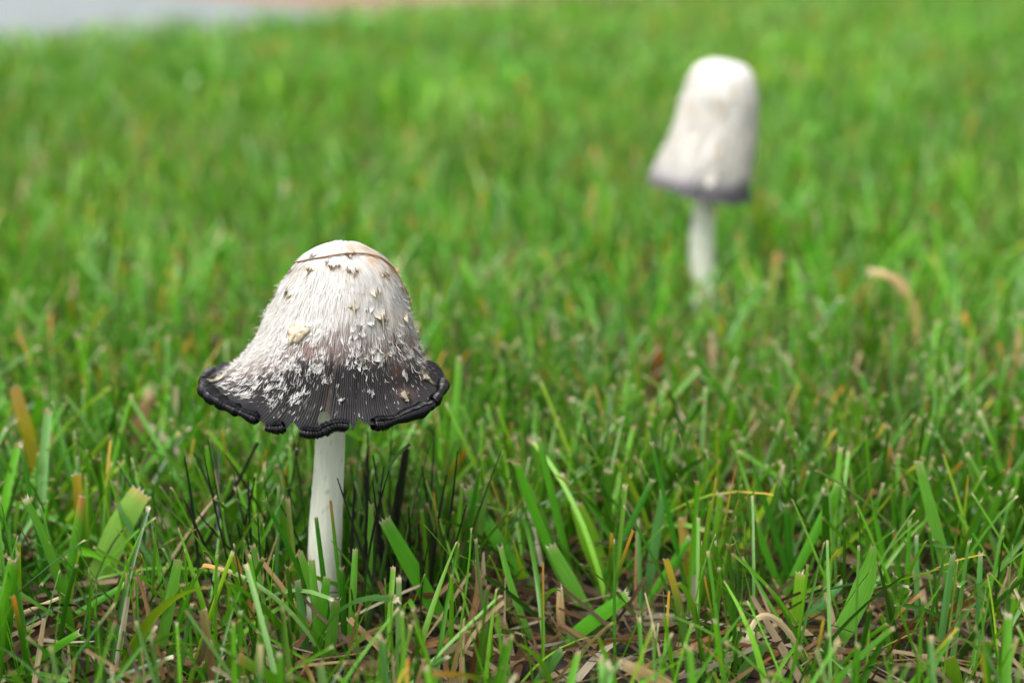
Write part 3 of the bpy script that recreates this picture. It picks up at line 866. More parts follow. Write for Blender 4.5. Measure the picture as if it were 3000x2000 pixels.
# --- the rolled up rim: scrolls of blackened gills
def roll(px_path, R_px, back=False, seed=0, pitch=0.00064, end_r=0.8, pts3=None):
    if pts3 is None:
        px_path = np.array(px_path, float)
        X, Y = crop1(px_path[:, 0], px_path[:, 1])
        rimP = cap1.P[-1]
        rx_, ry_ = to_px(rimP)
        ok = (np.sin(cap1.th) > 0.0) if back else (np.sin(cap1.th) < 0.25)
        pts = []
        for x, y in zip(X, Y):
            d = np.where(ok, (rx_ - x) ** 2 + 0.5 * (ry_ - y) ** 2, 1e12)
            pts.append(plane_at(x, y, rimP[np.argmin(d), 1]))
        pts = np.array(pts)
    else:
        pts = pts3
    s = np.concatenate([[0], np.cumsum(np.linalg.norm(np.diff(pts, axis=0), axis=1))])
    n = max(24, int(s[-1] / 0.00009))
    sd = np.linspace(0, s[-1], n)
    path = np.stack([np.interp(sd, s, pts[:, k_]) for k_ in range(3)], -1)
    kk = np.hanning(min(n // 3 * 2 - 1, 41)); kk /= kk.sum(); h_ = len(kk) // 2
    for k_ in range(3):
        v = path[:, k_]; e = np.concatenate([2 * v[0] - v[1:h_ + 1][::-1], v, 2 * v[-1] - v[-h_ - 1:-1][::-1]])
        path[:, k_] = np.convolve(e, kk, 'valid')
    T = np.gradient(path, axis=0); T /= np.linalg.norm(T, axis=1, keepdims=True)
    up = np.array([0, -0.35, 0.94]); A = np.cross(T, up); A /= np.linalg.norm(A, axis=1, keepdims=True); B = np.cross(A, T)
    turns = 30
    ph = np.linspace(0, 3.4 * np.pi, turns)
    R = R_px * 3.3e-5 * 1.40
    r_ = np.random.default_rng(seed)
    big = 1 + 0.16 * np.sin(sd / 0.0021 + seed) + 0.10 * np.sin(sd / 0.0009 + seed * 2.1)
    ends = np.interp(sd / s[-1], [0, 0.06, 0.9, 1], [end_r, 1, 1, end_r])
    wob = np.cumsum(r_.normal(0, 0.25, n)) * 0.05
    phase = (sd / pitch)[:, None] * 2 * np.pi + 0.9 * np.sin(ph + seed)[None] + wob[:, None] * 6 + 7 * vnoise(sd / 0.0012 + seed * 3.7, 2.0)[:, None]
    ridge_ = (0.10 + 0.42 * vnoise(sd[:, None] / 0.0011, ph[None] * 0.3, 7.0 + seed)) * (np.abs(np.sin(phase * 0.5)) ** 0.8 - 0.6) + 0.09 * (vnoise(sd[:, None] / 0.0006, ph[None] * 0.4, seed) - 0.5)
    rad = R * (big * ends)[:, None] * (1 - 0.16 * ph / np.pi * 0.9)[None] * (1 + ridge_)
    V = path[:, None] + rad[..., None] * (A[:, None] * np.cos(ph + 1.2)[None, :, None] + B[:, None] * np.sin(ph + 1.2)[None, :, None])
    j = np.arange(n - 1)[:, None] * turns + np.arange(turns - 1)[None]
    F = np.stack([j, j + 1, j + turns + 1, j + turns], -1).reshape(-1, 4)
    C = np.ones((n, turns, 3)) * np.array([0.0032, 0.0033, 0.0042])
    C *= (0.7 + 0.6 * vnoise(sd[:, None] / 0.0005, ph[None], 3.0 + seed))[..., None]
    UV = np.stack([np.broadcast_to(sd[:, None] * 1000, (n, turns)), np.broadcast_to(ph[None] * R * 1000, (n, turns)), np.full((n, turns), float(seed))], -1)
    obj('rim_roll', make_mesh('rim_roll', V.reshape(-1, 3) - O1, [F], C.reshape(-1, 3), UV.reshape(-1, 3)), MAT_INK, capo)


roll([(150, 1055), (112, 1085), (96, 1140), (108, 1180), (130, 1205)], 40, seed=1)
roll([(120, 1180), (145, 1215), (190, 1240), (228, 1258)], 44, seed=2)
roll([(205, 1250), (250, 1280), (300, 1305), (340, 1322)], 40, seed=3)
roll([(325, 1312), (380, 1340), (440, 1368), (495, 1390)], 32, seed=4, end_r=0.6)
roll([(552, 1448), (600, 1455), (650, 1456), (690, 1442)], 32, seed=5)
roll([(806, 1478), (860, 1490), (920, 1496), (985, 1478)], 30, seed=6, end_r=0.7)
roll([(975, 1478), (1020, 1450), (1060, 1434), (1110, 1430), (1165, 1440)], 34, seed=7, end_r=0.7)
roll([(1345, 1424), (1420, 1420), (1500, 1396), (1600, 1358), (1700, 1325), (1790, 1278)], 37, seed=8)
roll([(1795, 1262), (1830, 1220), (1858, 1170), (1872, 1115)], 34, seed=9)
roll([(190, 1046), (205, 1026), (232, 1008), (258, 998)], 32, back=True, seed=10)
roll([(300, 992), (320, 976), (342, 964)], 28, back=True, seed=11)
roll([(1738, 996), (1772, 1004), (1804, 1024), (1818, 1054)], 34, back=True, seed=12)

for k_, (a0, a1) in enumerate([(0.86, 1.15), (1.17, 1.52), (1.55, 1.95), (1.98, 2.27)]):                 # the far side of the rim
    aa = np.linspace(a0, a1, 8)
    roll(None, 32, seed=20 + k_, pts3=cap1.at(aa, np.full(8, 0.998))[0])

# --- stem
s1, s1path, s1r = stem(M1, [(985, 1040), (976, 1180), (968, 1290), (962, 1400), (954, 1546), (949, 1680), (946, 1790)], D1, [38, 41, 44, 46, 51, 49, 50], STEM1, 3.0)

# --- things lying on the big cap
pxs = np.array([(762, 233), (830, 221), (900, 208), (980, 193), (1050, 180), (1130, 172), (1200, 169), (1300, 171), (1350, 180), (1400, 199), (1450, 232), (1490, 272)], float)
pts = []
for x, y in pxs:
    a, b = cap1.find(*crop1(x, y))
    P, N = cap1.at(np.array([a]), np.array([b]))
    pts.append(P[0] + N[0] * 0.00045)
yl = pts[-1][1]
for x, y in [(1530, 325), (1565, 385), (1598, 450), (1618, 510), (1633, 580)]:
    yl += 0.0004
    pts.append(plane_at(*crop1(x + 4, y), yl))
pts = np.array(pts)
sd = np.linspace(0, len(pts) - 1, 90)
path = np.stack([np.interp(sd, np.arange(len(pts)), pts[:, k_]) for k_ in range(3)], -1)
kk = np.hanning(13); kk /= kk.sum()
for k_ in range(3):
    v = path[:, k_]; e = np.concatenate([2 * v[0] - v[1:7][::-1], v, 2 * v[-1] - v[-7:-1][::-1]]); path[:, k_] = np.convolve(e, kk, 'valid')
V, F, C, UV = tube(path, np.interp(np.arange(90), [0, 5, 50, 70, 89], [0.00022, 0.00019, 0.00020, 0.00026, 0.0001]), mix(np.array([0.20, 0.11, 0.06]), np.array([0.38, 0.22, 0.09]), np.linspace(0, 1, 90)), 8)
o = obj('dry_grass_stem', make_mesh('dry_grass_stem', V - path[0], F, C, UV), MAT_DRY)
o.location = path[0]
tag(o, 'thin brown dry grass stem draped over the top of the open mushroom', 'grass stem')

a, b = cap1.find(*crop1(790, 770))
P0, N0 = cap1.at(np.array([a]), np.array([b])); P0, N0 = P0[0], N0[0]
ph, et = np.meshgrid(np.arange(24) / 24 * 2 * np.pi, np.linspace(-np.pi / 2, np.pi / 2, 15))
d = np.stack([np.cos(et) * np.cos(ph), np.cos(et) * np.sin(ph), np.sin(et)], -1)
side = np.cross(N0, (0, 0, 1)); side /= np.linalg.norm(side); upv = np.cross(side, N0)
lump = 1 + 0.7 * (vnoise(d[..., 0] * 2.2 + 5, d[..., 1] * 2.2 + 1, d[..., 2] * 2.2 + 3) - 0.5) + 0.25 * (vnoise(d[..., 0] * 5, d[..., 1] * 5, d[..., 2] * 5) - 0.5)
lx = d[..., 0] * 0.0023 * lump * (0.95 + 0.65 * d[..., 1]) + 0.0009 * d[..., 1]
ly = d[..., 1] * 0.0024 * lump + 0.0013 * (np.abs(d[..., 0]) - 0.5) * (d[..., 1] > 0) * d[..., 1]
lz = d[..., 2] * 0.0008 * lump + 0.0005 * np.sin(d[..., 0] * 4 + 1) * d[..., 1]
V = P0 + N0 * 0.0005 + side * -lx[..., None] + upv * ly[..., None] + N0 * lz[..., None]
j = np.arange(14)[:, None] * 24; i = np.arange(24)
F = np.stack([j + i, j + (i + 1) % 24, j + 24 + (i + 1) % 24, j + 24 + i], -1).reshape(-1, 4)
hC = mix(np.array([0.47, 0.42, 0.31]), np.array([0.24, 0.17, 0.08]), sstep(0.5, 0.8, vnoise(d[..., 0] * 5, d[..., 1] * 5, d[..., 2] * 5 + 8)))
o = obj('husk', make_mesh('husk', V.reshape(-1, 3) - P0, [F], hC.reshape(-1, 3), np.stack([lx * 1000, ly * 1000, lz * 1000], -1).reshape(-1, 3)), MAT_STEM)
o.location = P0
tag(o, 'small pale yellow husk stuck to the front of the open mushroom cap', 'husk')

# ------------------------------------------------------------------ the tall closed mushroom behind
M2 = thing('mushroom', tuple(STEM2), 'tall closed pale mushroom leaning to one side, with a narrow grey lower edge', 'mushroom', 'mushrooms growing in the lawn')
O2 = np.array(STEM2)
cap2 = Cap([(178, 2136, 0), (181, 2136, 34), (188, 2132, 55), (205, 2124, 80), (230, 2118, 95), (269, 2113, 108), (310, 2108, 113), (370, 2098, 119), (438, 2081, 128), (500, 2062, 138), (535, 2054, 147), (556, 2051, 153)],
           D2, 500, 80, tilt=math.radians(10.5))
cap2.normals()
T2, S2 = np.meshgrid(cap2.th, cap2.t)
cap2.P += cap2.N * ((0.0012 * (vnoise(np.cos(T2) * 3, np.sin(T2) * 3, S2 * 6) - 0.5) + 0.0005 * (vnoise(np.cos(T2) * 11, np.sin(T2) * 11, S2 * 18) - 0.5)) * sstep(0, 0.15, S2))[..., None]
cap2.P[..., 2] += 0.0022 * sstep(0.85, 1, S2) * (vnoise(np.cos(T2) * 5 + 2, np.sin(T2) * 5, 1) - 0.5)
cap2.normals()
n2 = vnoise(np.cos(T2) * 22, np.sin(T2) * 22, S2 * 8)
C2 = np.array([0.561, 0.544, 0.5142]) * (0.88 + 0.2 * n2)[..., None]
C2 = mix(C2, np.array([0.62, 0.52, 0.45]), sstep(0.62, 0.85, vnoise(np.cos(T2) * 5, np.sin(T2) * 5, S2 * 6 + 3)) * 0.5 * sstep(0.3, 0.6, S2))
C2 = mix(C2, np.array([0.26, 0.245, 0.25]), sstep(0.70, 0.90, S2 + 0.07 * (n2 - 0.5) + 0.035 * np.cos(T2)) * 0.85)
C2 = mix(C2, np.array([0.062, 0.058, 0.064]), sstep(0.86, 0.97, S2 + 0.05 * (n2 - 0.5) + 0.04 * np.cos(T2 + 0.5)))
UV2 = np.stack([T2 * np.interp(S2, cap2.t, cap2.r) * 1000, S2 * 60, 0 * S2], -1)
capo2 = obj('cap', make_mesh('cap', cap2.P.reshape(-1, 3) - O2, [cap2.faces()], C2.reshape(-1, 3), UV2.reshape(-1, 3)), MAT_CAP, M2)
capo2['label'] = 'tall pale bell with a dark grey hem'
inner = cap2.P[4:79:5, ::8] - cap2.N[4:79:5, ::8] * np.interp(cap2.t[4:79:5], [0, 0.4, 1], [0.004, 0.003, 0.0008])[:, None, None]
nr, nc = inner.shape[:2]
i = np.arange(nc); j = np.arange(nr - 1)[:, None]
Fi = np.stack([j * nc + i, (j + 1) * nc + i, (j + 1) * nc + (i + 1) % nc, j * nc + (i + 1) % nc], -1).reshape(-1, 4)
obj('gills', make_mesh('gills', inner.reshape(-1, 3) - O2, [Fi], np.full((nr * nc, 3), 0.03), np.zeros((nr * nc, 3))), MAT_INK, capo2)
rng = np.random.default_rng(9)
n = 2600
t0, th0 = np.sqrt(rng.uniform(0.05, 1, n)) * 0.83, rng.uniform(0, 2 * np.pi, n)
V, F, C, UV = strands(cap2, th0, t0, rng.uniform(0.002, 0.005, n), rng.uniform(0.00015, 0.0003, n), rng.uniform(0, 1, n) ** 2 * 0.0012, np.array([0.561, 0.5397, 0.5015]) * rng.uniform(0.75, 1.05, (n, 1)), rng)
f2 = obj('fibres', make_mesh('fibres', V - O2, [F], C, UV), MAT_FIBRE, capo2)
f2['kind'] = 'stuff'
for k_ in range(46):
    a, b = rng.uniform(0, 2 * np.pi), rng.uniform(0.22, 0.88)
    L = rng.uniform(0.003, 0.006)
    U_, V_ = np.meshgrid(np.linspace(-1, 1, 5), np.linspace(0, 1, 5))
    rr = np.interp(b, cap2.t, cap2.r)
    P, N = cap2.at(a + U_ * L * 0.4 * np.interp(V_, [0, .5, 1], [.8, 1, .3]) / rr, np.clip(b + V_ * L / 0.065, 0, 0.99))
    P = P + N * (0.0001 + 0.13 * L * V_ ** 2)[..., None]
    q_ = (np.arange(4)[:, None] * 5 + np.arange(4)[None])
    F = np.stack([q_, q_ + 1, q_ + 6, q_ + 5], -1).reshape(-1, 4)
    cc = np.array([(0.544, 0.5185, 0.4675), (0.4675, 0.4165, 0.34), (0.51, 0.476, 0.4335)][k_ % 3]) * np.ones((25, 3))
    obj('scale', make_mesh('scale', P.reshape(-1, 3) - O2, [F], cc, np.stack([U_, V_, 0 * U_], -1).reshape(-1, 3)), MAT_FIBRE, capo2)
stem(M2, [(2078, 470), (2066, 560), (2060, 620), (2055, 700), (2058, 780), (2066, 860)], D2, [24, 26, 30, 35, 36, 36], STEM2, 8.0)

# ------------------------------------------------------------------ single blades that stand out in the photograph
def hero_mesh(P, W, C, rng, fray=5, fold=0.35, psi=0.0, twist=0.0, point=False, facing=None):
    """P (k,3) spine from root to tip in world space, W half widths (k,)"""
    k = len(P)
    T = np.gradient(P, axis=0); T /= np.linalg.norm(T, axis=1, keepdims=True)
    view = P - np.array([0, 0, CAM_H]); view /= np.linalg.norm(view, axis=1, keepdims=True)
    side = np.cross(T, view); side /= np.linalg.norm(side, axis=1, keepdims=True)
    nn = np.cross(side, T)
    a = psi + twist * np.linspace(0, 1, k)
    sd = side * np.cos(a)[:, None] + nn * np.sin(a)[:, None]
    nv = -side * np.sin(a)[:, None] + nn * np.cos(a)[:, None]
    us = np.linspace(-1, 1, 5)
    V = P[:, None] + sd[:, None] * (W[:, None] * us)[..., None] + nv[:, None] * (fold * W[:, None] * np.abs(us))[..., None]
    Cc = np.repeat(C[:, None], 5, 1)
    ln = np.concatenate([[0], np.cumsum(np.linalg.norm(np.diff(P, axis=0), axis=1))])
    off = rng.uniform(0, 60)
    UV = np.stack([W[:, None] * us * 1000 + off, np.broadcast_to(ln[:, None] * 1000, (k, 5)), np.full((k, 5), off)], -1)
    i = np.arange(k - 1)[:, None] * 5 + np.arange(4)[None]
    F4 = np.stack([i, i + 1, i + 6, i + 5], -1).reshape(-1, 4)
    V, Cc, UV = V.reshape(-1, 3), Cc.reshape(-1, 3), UV.reshape(-1, 3)
    F = [F4]
    if fray and not point:
        tip, s_, t_, n_ = P[-1], sd[-1], T[-1], nv[-1]
        vf = []
        for q_ in range(fray):
            c0 = -0.85 + 1.7 * q_ / (fray - 1) + rng.normal(0, 0.08)
            ln_ = rng.uniform(0.2, 1.0) ** 1.4 * 0.0015
            wv = W[-1] * 0.9 / fray
            ctr = tip + s_ * c0 * W[-1] + n_ * abs(c0) * fold * W[-1]
            vf += [ctr - s_ * wv - t_ * 0.0002, ctr + s_ * wv - t_ * 0.0002, ctr + (t_ + s_ * (0.3 * c0 + rng.normal(0, 0.25)) + n_ * rng.normal(0, 0.25)) * ln_]
        F.append(np.arange(len(vf)).reshape(-1, 3) + len(V))
        V = np.concatenate([V, vf]); Cc = np.concatenate([Cc, np.ones((len(vf), 3)) * np.array([0.62, 0.57, 0.44]) * rng.uniform(0.7, 1.05)]); UV = np.concatenate([UV, np.zeros((len(vf), 3))])
    return V, F, Cc, UV


KIND = {
    'pale': ((0.170, 0.276, 0.063), (0.194, 0.386, 0.059), (0.425, 0.374, 0.102), 0.12, MAT_GRASS),
    # root colour, blade colour, tip colour, tip fraction, material
    'green': ((0.160, 0.200, 0.060), (0.066, 0.266, 0.011), (0.300, 0.360, 0.140), 0.04, MAT_GRASS),
    'dark': ((0.077, 0.138, 0.023), (0.027, 0.147, 0.006), (0.250, 0.260, 0.120), 0.035, MAT_GRASS),
    'light': ((0.124, 0.202, 0.047), (0.116, 0.331, 0.036), (0.300, 0.340, 0.140), 0.05, MAT_GRASS),
    'blue': ((0.108, 0.184, 0.063), (0.097, 0.276, 0.071), (0.383, 0.383, 0.281), 0.05, MAT_GRASS),
    'lime': ((0.124, 0.202, 0.040), (0.155, 0.350, 0.018), (0.300, 0.340, 0.060), 0.08, MAT_GRASS),
    'browntip': ((0.077, 0.147, 0.023), (0.066, 0.248, 0.012), (0.357, 0.170, 0.043), 0.22, MAT_GRASS),
    'yellow': ((0.200, 0.260, 0.040), (0.391, 0.357, 0.030), (0.468, 0.306, 0.102), 0.40, MAT_GRASS),
    'straw': ((0.340, 0.255, 0.136), (0.468, 0.365, 0.212), (0.527, 0.442, 0.289), 0.3, MAT_DRY),
    'white': ((0.383, 0.323, 0.212), (0.527, 0.476, 0.374), (0.468, 0.425, 0.357), 0.2, MAT_DRY),
    'brown': ((0.136, 0.068, 0.025), (0.255, 0.145, 0.068), (0.357, 0.246, 0.145), 0.3, MAT_DRY),
    'tan': ((0.306, 0.221, 0.085), (0.468, 0.323, 0.145), (0.527, 0.399, 0.230), 0.3, MAT_DRY),
    'rust': ((0.136, 0.051, 0.017), (0.289, 0.102, 0.025), (0.340, 0.145, 0.051), 0.3, MAT_DRY),
    'inktip': ((0.077, 0.147, 0.023), (0.066, 0.184, 0.020), (0.010, 0.010, 0.010), 0.07, MAT_GRASS),
    'ink': ((0.023, 0.050, 0.009), (0.016, 0.022, 0.012), (0.009, 0.009, 0.009), 0.4, MAT_GRASS),
}
hrng = np.random.default_rng(77)
HERO_PX = []


def hero(tip, base, wpx, kind, label, group=None, lean=0.0, bow=0.0, via=None, root_z=-0.001, ext=True, point=False, psi=None, taper=0.7, category='grass blade', name='grass_blade', sag=0.0):
    tip, base = np.array(tip, float), np.array(base, float)
    if ext and base[1] < 1780:
        d = base - tip
        f = min(0.28, max(0.0, (1800 - base[1]) / max(abs(d[1]), 30)))
        base = base + d * f
    g = ground_at(*base)
    if root_z > 0:                                            # lies on the thatch, not rooted
        t_ = (CAM_H - root_z) / CAM_H
        g = np.array([g[0] * t_, g[1] * t_, root_z])
    tp = plane_at(tip[0], tip[1], g[1] + lean)
    k = 16
    s = np.concatenate([np.linspace(0, 0.975, k - 1), [1.0]])
    if via is None:
        mid = 0.5 * (g + tp)
        bdir = np.cross(tp - g, (0, 1, 0)); bdir /= np.linalg.norm(bdir) + 1e-9
        mid = mid + bdir * bow * np.linalg.norm(tp - g) + np.array([0, -lean * 0.15, 0])
    else:
        m_ = plane_at(via[0], via[1], g[1] + lean * 0.4)
        mid = 2 * m_ - 0.5 * (g + tp)
    P = ((1 - s) ** 2)[:, None] * g + (2 * s * (1 - s))[:, None] * mid + (s ** 2)[:, None] * tp
    HERO_PX.append((*to_px(P[5:]), g[1], wpx))
    mpp = np.linalg.norm(0.5 * (g + tp) - np.array([0, 0, CAM_H])) / FPX
    W = 0.5 * wpx * mpp * np.interp(s, [0, 0.3, 0.65, 1], [0.6, 0.95, 1.0, taper if not point else 0.06])
    rc, bc, tc_, tf, mat = KIND[kind]
    j_ = hrng.uniform(0.88, 1.14)
    C = mix(np.array(rc), np.array(bc) * j_, sstep(0, 0.3, s))
    C = mix(C, np.array(tc_), sstep(1 - tf, 1, s))
    V, F, C, UV = hero_mesh(P, W, C, hrng, point=point, fold=0.32 if wpx < 30 else 0.12, psi=hrng.uniform(-0.35, 0.35) if psi is None else psi, twist=hrng.normal(0, 0.25))
    o = obj(name, make_mesh(name, V - g, F, C, UV), mat)
    o.location = g
    tag(o, label, category, group)
    return o


G_GREEN = 'green blades standing out of the near lawn'
G_DEAD = 'dead blades lying or standing in the near lawn'
L_DARK = 'narrow dark green grass blade with a torn pale tip in the near lawn'
L_BLUE = 'narrow bluish green grass blade with a whitish cut tip in the near lawn'
L_MID = 'medium wide fresh green grass blade with a frayed mown end in the near lawn'
L_STRAW = 'thin straw coloured dead stalk slanting through the near grass'
# around the white stem
hero((1127, 1522), (1335, 1890), 48, 'green', 'broad smooth green blade slanting up towards the white stem of the open mushroom', psi=0.1)
hero((1203, 1300), (1005, 1840), 12, 'inktip', 'long thin green blade with a black tip beside the white stem', via=(1085, 1478), lean=0.004)
hero((816, 1426), (806, 1860), 12, 'blue', 'thin upright bluish blade standing alone on the ink stained side of the white stem', psi=0)
hero((777, 1465), (990, 1915), 14, 'dark', 'dark green blade slanting across the foot of the white stem', lean=-0.008)
hero((968, 1465), (1016, 1915), 11, 'browntip', 'small orange tipped blade standing in front of the white stem', lean=-0.004)
hero((926, 1515), (978, 1945), 15, 'dark', 'upright dark blade crossing in front of the white stem', lean=-0.003)
for tip_, base_, w_, k_ in [((912, 1640), (938, 1975), 26, 'light'), ((958, 1690), (918, 1985), 30, 'green'), ((1000, 1665), (1012, 1960), 18, 'dark'), ((872, 1700), (905, 1990), 24, 'blue'), ((1040, 1610), (1022, 1960), 22, 'light'), ((985, 1760), (952, 2010), 34, 'light'), ((842, 1665), (868, 1960), 16, 'green')]:
    hero(tip_, base_, w_, k_, 'upright mown green blade close in front of the foot of the white stem', 'green blades at the foot of the white stem', lean=-0.003)
hero((604, 1632), (830, 1830), 10, 'straw', 'straw coloured stalk bent over below the ink stained grass', bow=-0.08)
hero((1088, 1478), (1075, 1880), 20, 'light', 'pale upright blade between the white stem and the broad slanting blade', lean=-0.003)
hero((880, 1620), (985, 1930), 32, 'light', 'wide pale blade leaning across low in front of the foot of the white stem', lean=-0.006)
hero((1190, 1310), (1140, 1640), 30, 'ink', 'wide blade fully blackened by ink next to the black tipped blade', psi=0.5)
hero((756, 1295), (580, 1640), 12, 'ink', 'long straight blackened stalk slanting out from under the open cap', lean=0.0)
hero((1345, 1050), (1322, 1420), 26, 'light', 'pale green wide blade standing just outside the rolled rim of the open cap', psi=0, lean=0.0)
# left
hero((42, 1134), (118, 1420), 42, 'yellow', 'broad yellow blade with an orange brown torn end', psi=0.1, lean=-0.01)
hero((413, 1441), (262, 1800), 74, 'pale', 'very broad pale green leaf blade cut square with a yellowed end', via=(325, 1600), psi=0.05, lean=0.002, taper=0.8)
hero((341, 1473), (525, 1740), 14, 'blue', L_BLUE, G_GREEN, bow=0.06)
hero((239, 1456), (180, 1850), 28, 'browntip', 'green blade with a burnt brown frayed end beside the very broad leaf blade', lean=0.002)
hero((227, 1338), (255, 1640), 15, 'blue', L_BLUE, G_GREEN)
hero((434, 1554), (428, 1790), 13, 'blue', L_BLUE, G_GREEN)
hero((640, 1447), (440, 1760), 9, 'straw', L_STRAW, G_DEAD, bow=0.06)
hero((374, 1750), (325, 2040), 17, 'white', 'bleached white dead stalk standing up in the near grass', lean=-0.01)
hero((178, 1748), (-20, 1830), 11, 'straw', L_STRAW, G_DEAD, root_z=0.012, ext=False)
hero((230, 1852), (-10, 2010), 26, 'green', L_MID, G_GREEN, lean=-0.012)
hero((522, 1640), (450, 1990), 34, 'light', 'bright green bent blade in front of the straw coloured bent stalk', lean=-0.01)
hero((364, 1711), (60, 1900), 21, 'green', L_MID, G_GREEN)
hero((207, 1574), (0, 1790), 17, 'green', L_MID, G_GREEN)
hero((62, 1310), (135, 1700), 15, 'dark', L_DARK, G_GREEN)
hero((390, 1368), (395, 1690), 13, 'dark', L_DARK, G_GREEN)
hero((535, 1390), (640, 1660), 14, 'dark', L_DARK, G_GREEN)
hero((165, 1515), (200, 1700), 13, 'browntip', 'short yellow green blade with a brown tip near the burnt blade', ext=False)
hero((440, 1140), (395, 1330), 36, 'tan', 'tan dead leaf leaning in the grass behind the very broad leaf blade', lean=0.0)
# centre right
hero((1515, 1358), (1690, 1800), 32, 'green', 'long bright green blade with a strongly frayed fibrous end', via=(1570, 1514))
hero((1403, 1376), (1345, 1730), 15, 'dark', L_DARK, G_GREEN)
hero((1370, 1430), (1610, 1790), 40, 'green', 'broad green blade leaning back with fine white threads at its end', lean=0.004, bow=0.05)
hero((1601, 1362), (1580, 1640), 14, 'dark', L_DARK, G_GREEN)
hero((1580, 1285), (1668, 1660), 24, 'green', L_MID, G_GREEN)
hero((1691, 1480), (1765, 1680), 60, 'lime', 'very wide short bright green blade among narrow ones', psi=0.0)
hero((1910, 1407), (1725, 1780), 21, 'dark', 'stiff dark green blade slanting with its torn end in the air', psi=0.3)
hero((1910, 1300), (2015, 1740), 14, 'dark', L_DARK, G_GREEN)
hero((2021, 1577), (1875, 1800), 27, 'green', 'green blade with brown speckled edge slanting behind the upright brown stalk')
hero((1999, 1519), (2022, 1710), 38, 'yellow', 'wide yellow green blade with a dark singed end', psi=0)
hero((1945, 1440), (1902, 1700), 32, 'blue', 'wide pale blade with a tan blotched end behind the upright brown stalk')
hero((1615, 1600), (1755, 1860), 42, 'light', 'wide light green blade with small tan blotches beside the long frayed blade', psi=0.1)
hero((1468, 1604), (1575, 1910), 21, 'light', L_MID, G_GREEN, bow=0.05)
hero((1390, 1650), (1352, 1890), 28, 'brown', 'brown withered leaf standing twisted with a curled top', via=(1396, 1740), psi=0.6)
hero((1640, 1724), (1645, 1890), 24, 'tan', 'short wide tan dead blade standing in the grass', psi=0)
hero((1838, 1742), (1620, 1910), 44, 'green', 'broad blade leaning low across the grass', lean=-0.006, psi=0.0)
hero((1869, 1523), (1880, 1850), 12, 'blue', L_BLUE, G_GREEN)
hero((1866, 1558), (1860, 1840), 10, 'brown', 'thin upright brown dead stalk between green blades')
hero((1828, 1945), (2010, 2040), 42, 'tan', 'orange tan dead leaf lying flat with a split end', root_z=0.014, ext=False, lean=-0.006)
hero((1646, 1903), (1550, 2040), 32, 'blue', 'pale blurred blade leaning in front of the brown withered leaf', lean=-0.012)
hero((1960, 1570), (1905, 1690), 18, 'brown', 'small brown split dead blade in front of the wide pale blade', ext=False)
# right
hero((2196, 1329), (2312, 1690), 18, 'dark', 'tall dark green blade with an uncut pointed tip', point=True)
hero((2457, 1416), (2295, 1750), 27, 'green', 'straight stiff blade with a squarely cut end slanting over its neighbours', psi=0.2)
hero((2305, 1480), (2316, 1720), 25, 'dark', 'short dark blade with a tuft of white torn fibres on top')
hero((2551, 1447), (2612, 1740), 18, 'green', 'pointed fresh green blade beside the white tipped blade', point=True)
hero((2718, 1400), (2535, 1670), 21, 'dark', L_DARK, G_GREEN)
hero((2690, 1352), (2785, 1710), 35, 'light', 'tall wide pale green blade with a ragged brownish end')
hero((2740, 1328), (2790, 1640), 13, 'dark', 'very thin dark pointed blade beside the tall wide pale blade', point=True)
hero((2622, 1560), (2645, 1800), 19, 'browntip', 'blade with a bleached yellow forked tip with dark specks')
hero((2558, 1600), (2395, 1970), 60, 'light', 'largest broad light green blade tapering to a point over the grass', via=(2510, 1765), lean=-0.008, taper=0.25, psi=0)
hero((2347, 1680), (2322, 1890), 34, 'lime', 'yellow green blade cut straight across like a ribbon', psi=0, taper=1.0)
hero((2665, 1525), (2650, 1860), 14, 'green', L_MID, G_GREEN)
hero((2685, 1570), (2686, 1900), 15, 'blue', L_BLUE, G_GREEN)
hero((2872, 1620), (2862, 1930), 17, 'blue', L_BLUE, G_GREEN)
hero((2792, 1625), (2745, 1990), 21, 'blue', L_BLUE, G_GREEN, lean=-0.008)
hero((2877, 1470), (2798, 1760), 19, 'dark', L_DARK, G_GREEN)
hero((2212, 1530), (2292, 1740), 23, 'green', L_MID, G_GREEN)
hero((2323, 1625), (2255, 1780), 19, 'green', L_MID, G_GREEN)
hero((2470, 1705), (2325, 1850), 26, 'blue', 'bluish blade leaning low behind the largest broad blade')
hero((2945, 1425), (2855, 1640), 25, 'light', L_MID, G_GREEN)
hero((2190, 1872), (2425, 2040), 18, 'straw', 'straw coloured blade arching over with its end hanging', via=(2275, 1815), lean=-0.006)
hero((2247, 1880), (2135, 2040), 36, 'blue', 'pale out of focus blade leaning beneath the arching straw blade', lean=-0.012)
hero((2785, 1925), (2812, 2060), 42, 'lime', 'short wide lime green blade low in front of the bluish blades', lean=-0.006)
hero((2207, 1680), (2300, 1900), 9, 'straw', L_STRAW, G_DEAD)
hero((2140, 1420), (2105, 1560), 18, 'straw', L_STRAW, G_DEAD)
